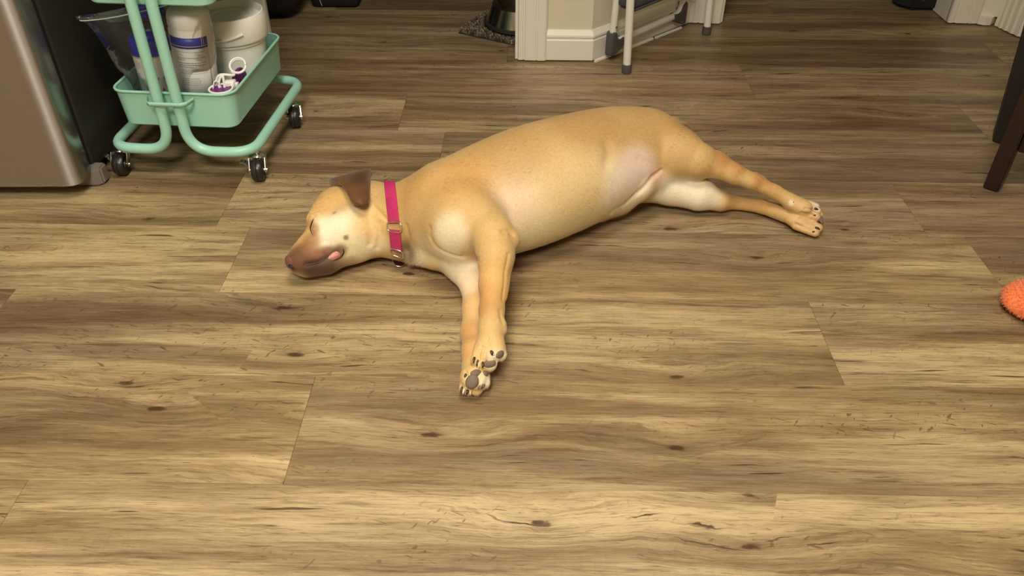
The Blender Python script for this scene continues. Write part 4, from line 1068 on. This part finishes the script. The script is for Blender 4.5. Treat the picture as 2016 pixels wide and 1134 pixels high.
dkw = (np.exp(-((ej - 24) / 6.) ** 2 - ((ei - 13) / 8.) ** 2))[:, None] * .6; ecol = ecol * (1 - dkw) + lin(52, 32, 18) * dkw
allv = np.concatenate([dv, ev]); allq = np.concatenate([dq, eq + len(dv)]); allc = np.concatenate([col, ecol])
me = bpy.data.meshes.new('dog_body')
me.vertices.add(len(allv)); me.vertices.foreach_set('co', allv.astype(np.float32).ravel())
me.loops.add(len(allq) * 4); me.loops.foreach_set('vertex_index', allq.astype(np.int32).ravel())
me.polygons.add(len(allq)); me.polygons.foreach_set('loop_start', np.arange(0, len(allq) * 4, 4, dtype=np.int32))
me.update(calc_edges=True); me.validate()
ca = me.attributes.new('coat', 'FLOAT_COLOR', 'POINT'); ca.data.foreach_set('color', np.c_[allc, np.ones(len(allc))].astype(np.float32).ravel())
body = dpart(link('body', me, M_COAT))
# ---- fine short fur: one thin blade per hair, lying along the coat
FLOW = [((700, 440, .14), (760, 430, .14)), ((600, 510, .07), (650, 470, .12)), ((800, 430, .15), (880, 420, .18)), ((950, 380, .2), (1050, 350, .22)), ((1100, 330, .22), (1200, 300, .22)),
        ((1080, 440, .12), (1180, 420, .12)), ((1250, 280, .2), (1330, 290, .2)), ((1380, 310, .16), (1450, 345, .13)), ((1500, 370, .09), (1570, 400, .06)), ((1330, 370, .08), (1400, 390, .06)), ((1480, 405, .04), (1560, 425, .04)),
        ((1220, 380, .1), (1200, 430, .05)), ((900, 440, .2), (930, 500, .16)), ((970, 520, .16), (970, 600, .1)), ((965, 640, .09), (965, 700, .07)), ((900, 520, .09), (930, 580, .06)), ((930, 620, .04), (933, 700, .03)), ((830, 500, .07), (800, 525, .02)), ((760, 480, .1), (800, 480, .1))]
FP = np.array([P(*a) for a, b in FLOW]); FD = np.array([P(*b) - P(*a) for a, b in FLOW]); FD /= np.linalg.norm(FD, axis=1, keepdims=True)
tri = np.concatenate([dq[:, :3], dq[:, [0, 2, 3]]])
a_, b_2, c_ = dv[tri[:, 0]], dv[tri[:, 1]], dv[tri[:, 2]]
nrm = np.cross(b_2 - a_, c_ - a_); ar = np.linalg.norm(nrm, axis=1); nrm /= ar[:, None] + 1e-15
keep = (a_[:, 2] > .004); ar = ar * keep
pick = np.searchsorted(np.cumsum(ar) / ar.sum(), rng.random(N_FUR)); pick = np.clip(pick, 0, len(tri) - 1)
u1, u2 = rng.random(N_FUR), rng.random(N_FUR); fl_ = u1 + u2 > 1; u1[fl_] = 1 - u1[fl_]; u2[fl_] = 1 - u2[fl_]
pt = a_[pick] + u1[:, None] * (b_2 - a_)[pick] + u2[:, None] * (c_ - a_)[pick]; pn = nrm[pick]
hc = col[tri[pick, 0]]
wgt = np.zeros((N_FUR, 3))
for p_, d_ in zip(FP, FD):
    wgt += d_ / (np.sum((pt - p_) ** 2, axis=1) + 1e-4)[:, None] ** 1.5 * 1e-4
wgt /= np.linalg.norm(wgt, axis=1, keepdims=True) + 1e-12
dr = wgt - pn * np.sum(wgt * pn, axis=1, keepdims=True) + rng.normal(size=(N_FUR, 3)) * .16
dr -= pn * np.sum(dr * pn, axis=1, keepdims=True)
dr /= np.linalg.norm(dr, axis=1, keepdims=True) + 1e-12
fx, fy = px_of(pt)
ln = np.full(N_FUR, .0075)
def zone(x, y, r, v_):
    global ln
    w = np.clip(1.4 - np.hypot(fx - x, fy - y) / r, 0, 1); ln = ln * (1 - w) + v_ * w
zone(616, 444, 22, .0015); zone(600, 520, 50, .0025); zone(640, 500, 45, .003); zone(810, 510, 30, .016); zone(1180, 440, 60, .013); zone(1235, 405, 45, .015); zone(1080, 490, 50, .010)
zone(700, 510, 40, .007); zone(970, 710, 35, .006); zone(955, 745, 18, .010); zone(1590, 430, 45, .004); zone(1350, 245, 25, .014); zone(1260, 345, 45, .005); zone(800, 480, 30, .011); zone(930, 620, 40, .005); zone(970, 600, 60, .006)
ln *= rng.uniform(.6, 1.25, N_FUR)
lift = rng.uniform(.06, .20, N_FUR)[:, None]
dirn = dr * np.sqrt(1 - lift ** 2) + pn * lift
side = np.cross(pn, dr); side *= .00026
b0 = pt - pn * .0004
tip = b0 + dirn * ln[:, None]; tip[:, 2] = np.maximum(tip[:, 2], .0012)
FV = np.stack([b0 + side, b0 - side, tip], 1).reshape(-1, 3)
hc = hc * rng.uniform(.96, 1.24, (N_FUR, 1)); hcol = np.repeat(np.c_[np.clip(hc, 0, 1), np.ones(N_FUR)], 3, 0)
me = bpy.data.meshes.new('fur'); me.vertices.add(len(FV)); me.vertices.foreach_set('co', FV.astype(np.float32).ravel())
me.loops.add(len(FV)); me.loops.foreach_set('vertex_index', np.arange(len(FV), dtype=np.int32))
me.polygons.add(N_FUR); me.polygons.foreach_set('loop_start', np.arange(0, len(FV), 3, dtype=np.int32)); me.update(calc_edges=True)
ca = me.attributes.new('coat', 'FLOAT_COLOR', 'POINT'); ca.data.foreach_set('color', hcol.astype(np.float32).ravel())
cnm = np.repeat(vn[tri[pick, 0]], 3, 0)
me.polygons.foreach_set('use_smooth', np.ones(N_FUR, bool)); me.normals_split_custom_set_from_vertices(cnm.astype(np.float32))
fur = dpart(link('fur', me, M_COAT)); fur['kind'] = 'stuff'
# ---- nose, lip, claws, pads
M_NOSE = plain('dog_nose_skin', srgb(122, 78, 66), .38, bump=.6, scale=700, vary=.12)
M_NOSTRIL = plain('nostril_dark', srgb(38, 22, 20), .6)
M_LIP = plain('wet_pink_lip', srgb(168, 98, 84), .38, bump=.5, scale=180, vary=.16, spec=.7)
M_CLAW = plain('claw_horn', srgb(52, 40, 30), .3, vary=.2)
M_CLAWP = plain('claw_pale', srgb(205, 188, 160), .35, vary=.1)
M_PAD = plain('paw_pad_skin', srgb(108, 92, 76), .7, bump=.2, scale=900, vary=.12)
def aligned(name, c, n, t, r, mat, parent=None, power=1., seg=(20, 12)):
    n = Vector(n).normalized(); t = Vector(t); t = (t - n * t.dot(n)).normalized(); s_ = n.cross(t)
    bm = bmesh.new(); bmesh.ops.create_uvsphere(bm, u_segments=seg[0], v_segments=seg[1], radius=1)
    for v in bm.verts:
        q = Vector([math.copysign(abs(k) ** power, k) for k in v.co]); v.co = Vector(c) + t * q.x * r[0] + s_ * q.y * r[1] + n * q.z * r[2]
    return dpart(link(name, bm_mesh(name, bm), mat), parent)
def wv(a, b): return Vector(P(*b) - P(*a))
nose = aligned('nose', P(576, 517, .049), wv((620, 490, .05), (576, 517, .05)), wv((570, 500, .05), (576, 535, .05)), (.0165, .0165, .011), M_NOSE, power=.85)
for (x, y, z) in ((572, 524, .060), (570, 513, .040)):
    o_ = aligned('nostril', P(x, y, z), wv((620, 490, .05), (576, 517, .05)), wv((570, 510, .05), (576, 530, .05)), (.006, .0028, .0035), M_NOSTRIL); o_.parent = nose; o_.matrix_parent_inverse = Matrix()
def stuck(name, x, y, x2, y2, r, mat, sink=.3, tilt=(0, 0, 0)):
    h_, n_ = S(x, y); h2, _ = S(x2, y2)
    if h_ is None: return None
    t = (h2 - h_) if h2 is not None else Vector(P(x2, y2, h_.z)) - h_
    n_ = (n_ + Vector(tilt)).normalized()
    return aligned(name, h_ - n_ * r[2] * sink, n_, t, r, mat)
stuck('lip', 658, 501, 671, 492, (.0195, .0100, .0050), M_LIP, .45)
for a in ((985, 698, 994, 692, (.0095, .0065, .004)), (964, 716, 974, 713, (.0105, .0070, .004)), (929, 752, 935, 742, (.0125, .0105, .005)), (937, 734, 946, 731, (.010, .006, .004)), (948, 762, 956, 756, (.008, .005, .003)), (956, 734, 964, 730, (.008, .006, .004)), (1617, 432, 1617, 440, (.010, .006, .003))):
    stuck('paw_pad', *a, M_PAD, .35)
def seam_line(name, pts, r, mat, sink=.4):
    q = [S(*p_) for p_ in pts]; q = [(h_ - n_ * r * sink) for h_, n_ in q if h_ is not None]; q = cpath(q, 4); m = len(q)
    return dpart(link(name, mesh(name, *sweep_vf(q, [r * (.25 + .75 * math.sin(math.pi * (k + .5) / m)) for k in range(m)], 8)), mat))
M_LID = plain('dark_eyelid_skin', srgb(46, 28, 20), .5, vary=.1)
seam_line('closed_eyelid', [(623, 423), (617, 432), (613, 441), (611, 450), (613, 457), (617, 465)], .0016, M_LID)
seam_line('lip_line', [(592, 530), (606, 522), (622, 519), (640, 512)], .0018, M_LID)
seam_line('lip_fold', [(673, 488), (677, 495), (672, 505), (659, 512), (642, 516)], .0018, M_LID)
def claw(x, y, x2, y2, r, mat, drop=.005):
    h_, n_ = S(x, y)
    if h_ is None: return
    a = h_ - n_ * r * .6; b = Vector(P(x2, y2, max(h_.z - drop, .003))); m = (a + b) / 2 + n_ * r * .7
    return dpart(link('claw', mesh('claw', *sweep_vf([a, (a + m) / 2 + n_ * r * .3, m, (m + b) / 2, b], [r, r * .95, r * .8, r * .5, r * .12], 8)), mat))
for c in ((934, 704, 932, 716, .0026, M_CLAW), (941, 710, 938, 722, .0028, M_CLAW), (944, 712, 943, 725, .0022, M_CLAWP), (951, 714, 949, 725, .0026, M_CLAW), (968, 692, 969, 701, .0036, M_CLAW), (971, 695, 974, 702, .0022, M_CLAWP),
          (910, 762, 907, 774, .0024, M_CLAW), (914, 765, 911, 777, .0024, M_CLAWP), (921, 768, 918, 778, .0026, M_CLAW), (926, 769, 926, 778, .0022, M_CLAWP), (917, 737, 915, 747, .0026, M_CLAW),
          (1602, 424, 1611, 428, .0030, M_CLAW), (1604, 420, 1613, 423, .0022, M_CLAWP), (1604, 410, 1612, 414, .0026, M_CLAW), (1600, 456, 1609, 461, .0028, M_CLAW), (1606, 448, 1615, 453, .0032, M_CLAW), (1608, 445, 1616, 448, .0020, M_CLAWP), (1610, 436, 1618, 440, .0028, M_CLAW), (1561, 398, 1568, 399, .0026, M_CLAW)):
    claw(*c)
# ---- collar: pink strap in two pieces, a rectangular loop, a ring and a tag
M_STRAP = plain('pink_leather_strap', srgb(190, 48, 104), .5, bump=.5, scale=260, vary=.10)
M_RING = plain('nickel_ring', (.78, .74, .68, 1), .18, 1., vary=.03)
M_TAG = plain('dark_tag', srgb(60, 22, 26), .25, .4, vary=.1)
cc = Vector(P(774, 432, .084)); ctop = Vector(P(767, 366, .10)); e1 = (ctop - cc); e1.z = 0; e1.normalize(); e2 = Vector((0, 0, 1)); cn = e1.cross(e2).normalized()
def neck_pt(ph, off=0., lift=.003):
    d = e1 * math.cos(ph) + e2 * math.sin(ph); o_ = cc + cn * off
    h_, n_, _, t_ = BVH.ray_cast(o_, d)
    if h_ is None: h_ = o_ + d * .08
    p = h_ + d * lift; p.z = max(p.z, .0026); return p
def ph_at(py, lo=0., hi=math.pi):
    best = None
    for k in range(400):
        ph = lo + (hi - lo) * k / 399; p = np.array(neck_pt(ph)); x_, y_ = px_of(p[None, :])
        if best is None or abs(y_[0] - py) < best[0]: best = (abs(y_[0] - py), ph)
    return best[1]
pA, pB, pC = ph_at(440, 1.2, 3.6), ph_at(453, 1.2, 3.8), ph_at(494, 1.5, 4.2)
collar = empty('collar', tuple(cc)); dpart(collar); CI = Matrix.Translation(-cc)
def cpart(o): o.parent = collar; o.matrix_parent_inverse = CI; return o
def strap(name, p0, p1, n=48, w=.0215, th=.0022):
    V, Fc = [], []
    for k in range(n + 1):
        ph = p0 + (p1 - p0) * k / n
        row = []
        for o_, l_ in ((-w/2, .0018), (-w/2 + .001, .0018 + th), (w/2 - .001, .0018 + th), (w/2, .0018), (w/2, .0002), (-w/2, .0002)):
            a_1 = neck_pt(ph - .12, o_, l_); b_1 = neck_pt(ph, o_, l_); c_1 = neck_pt(ph + .12, o_, l_); mid = neck_pt(ph, 0, l_)
            q = (a_1 + c_1) * .2 + b_1 * .6; row.append(q)
        V += row
    for k in range(n):
        for j in range(6): l = (j + 1) % 6; Fc.append((k*6 + j, k*6 + l, (k+1)*6 + l, (k+1)*6 + j))
    Fc += [tuple(range(6)), tuple(n*6 + j for j in range(6))[::-1]]
    me = mesh(name, V, Fc); bm = bmesh.new(); bm.from_mesh(me); bmesh.ops.recalc_face_normals(bm, faces=bm.faces); bm.to_mesh(me); bm.free()
    return cpart(sharpen(link(name, me, M_STRAP), 40))
strap('strap', -1.9, pA); strap('strap', pB, pC, 20)
def loop_ring(name, pm, hw_, hp_, rr, lift=.005):
    pts = []
    for k in range(28):
        a = 2 * math.pi * k / 28; cx_, sy_ = math.cos(a), math.sin(a)
        pts.append(neck_pt(pm + hp_ * math.copysign(abs(sy_) ** .6, sy_), hw_ * math.copysign(abs(cx_) ** .6, cx_), lift))
    m_ = sum(pts, Vector()) / 28
    return cpart(link(name, mesh(name, *sweep_vf(pts, rr, 8, True)), M_RING))
loop_ring('loop', (pA + pB) / 2, .0135, (pB - pA) * .5 + .05, .0015)
loop_ring('ring', pC + .04, .0120, .12, .0014, .006)
tp = neck_pt(pC + .15, 0, .010)
tg = Vector(P(787, 513, .010))
lathe_o = lathe('tag', [(0, 0), (.0125, 0), (.0135, .0008), (.0125, .0018), (0, .0018)], M_TAG, None, 24); lathe_o.location = tg; lathe_o.rotation_euler = (math.radians(28), 0, .2); cpart(lathe_o)
lo2 = [Vector((math.cos(t_) * .0138, math.sin(t_) * .0138, .001)) for t_ in np.linspace(0, 2 * math.pi, 28, endpoint=False)]
tr = link('tag_rim', mesh('tag_rim', *sweep_vf(lo2, .0010, 6, True)), M_RING, lathe_o)
rp = [Vector((math.cos(t_) * .006, math.sin(t_) * .006, 0)) for t_ in np.linspace(0, 2 * math.pi, 18, endpoint=False)]
sr = link('split_ring', mesh('split_ring', *sweep_vf(rp, .0008, 6, True)), M_RING); sr.location = Vector(P(781, 500, .030)); sr.rotation_euler = (1.1, .5, .3); cpart(sr)
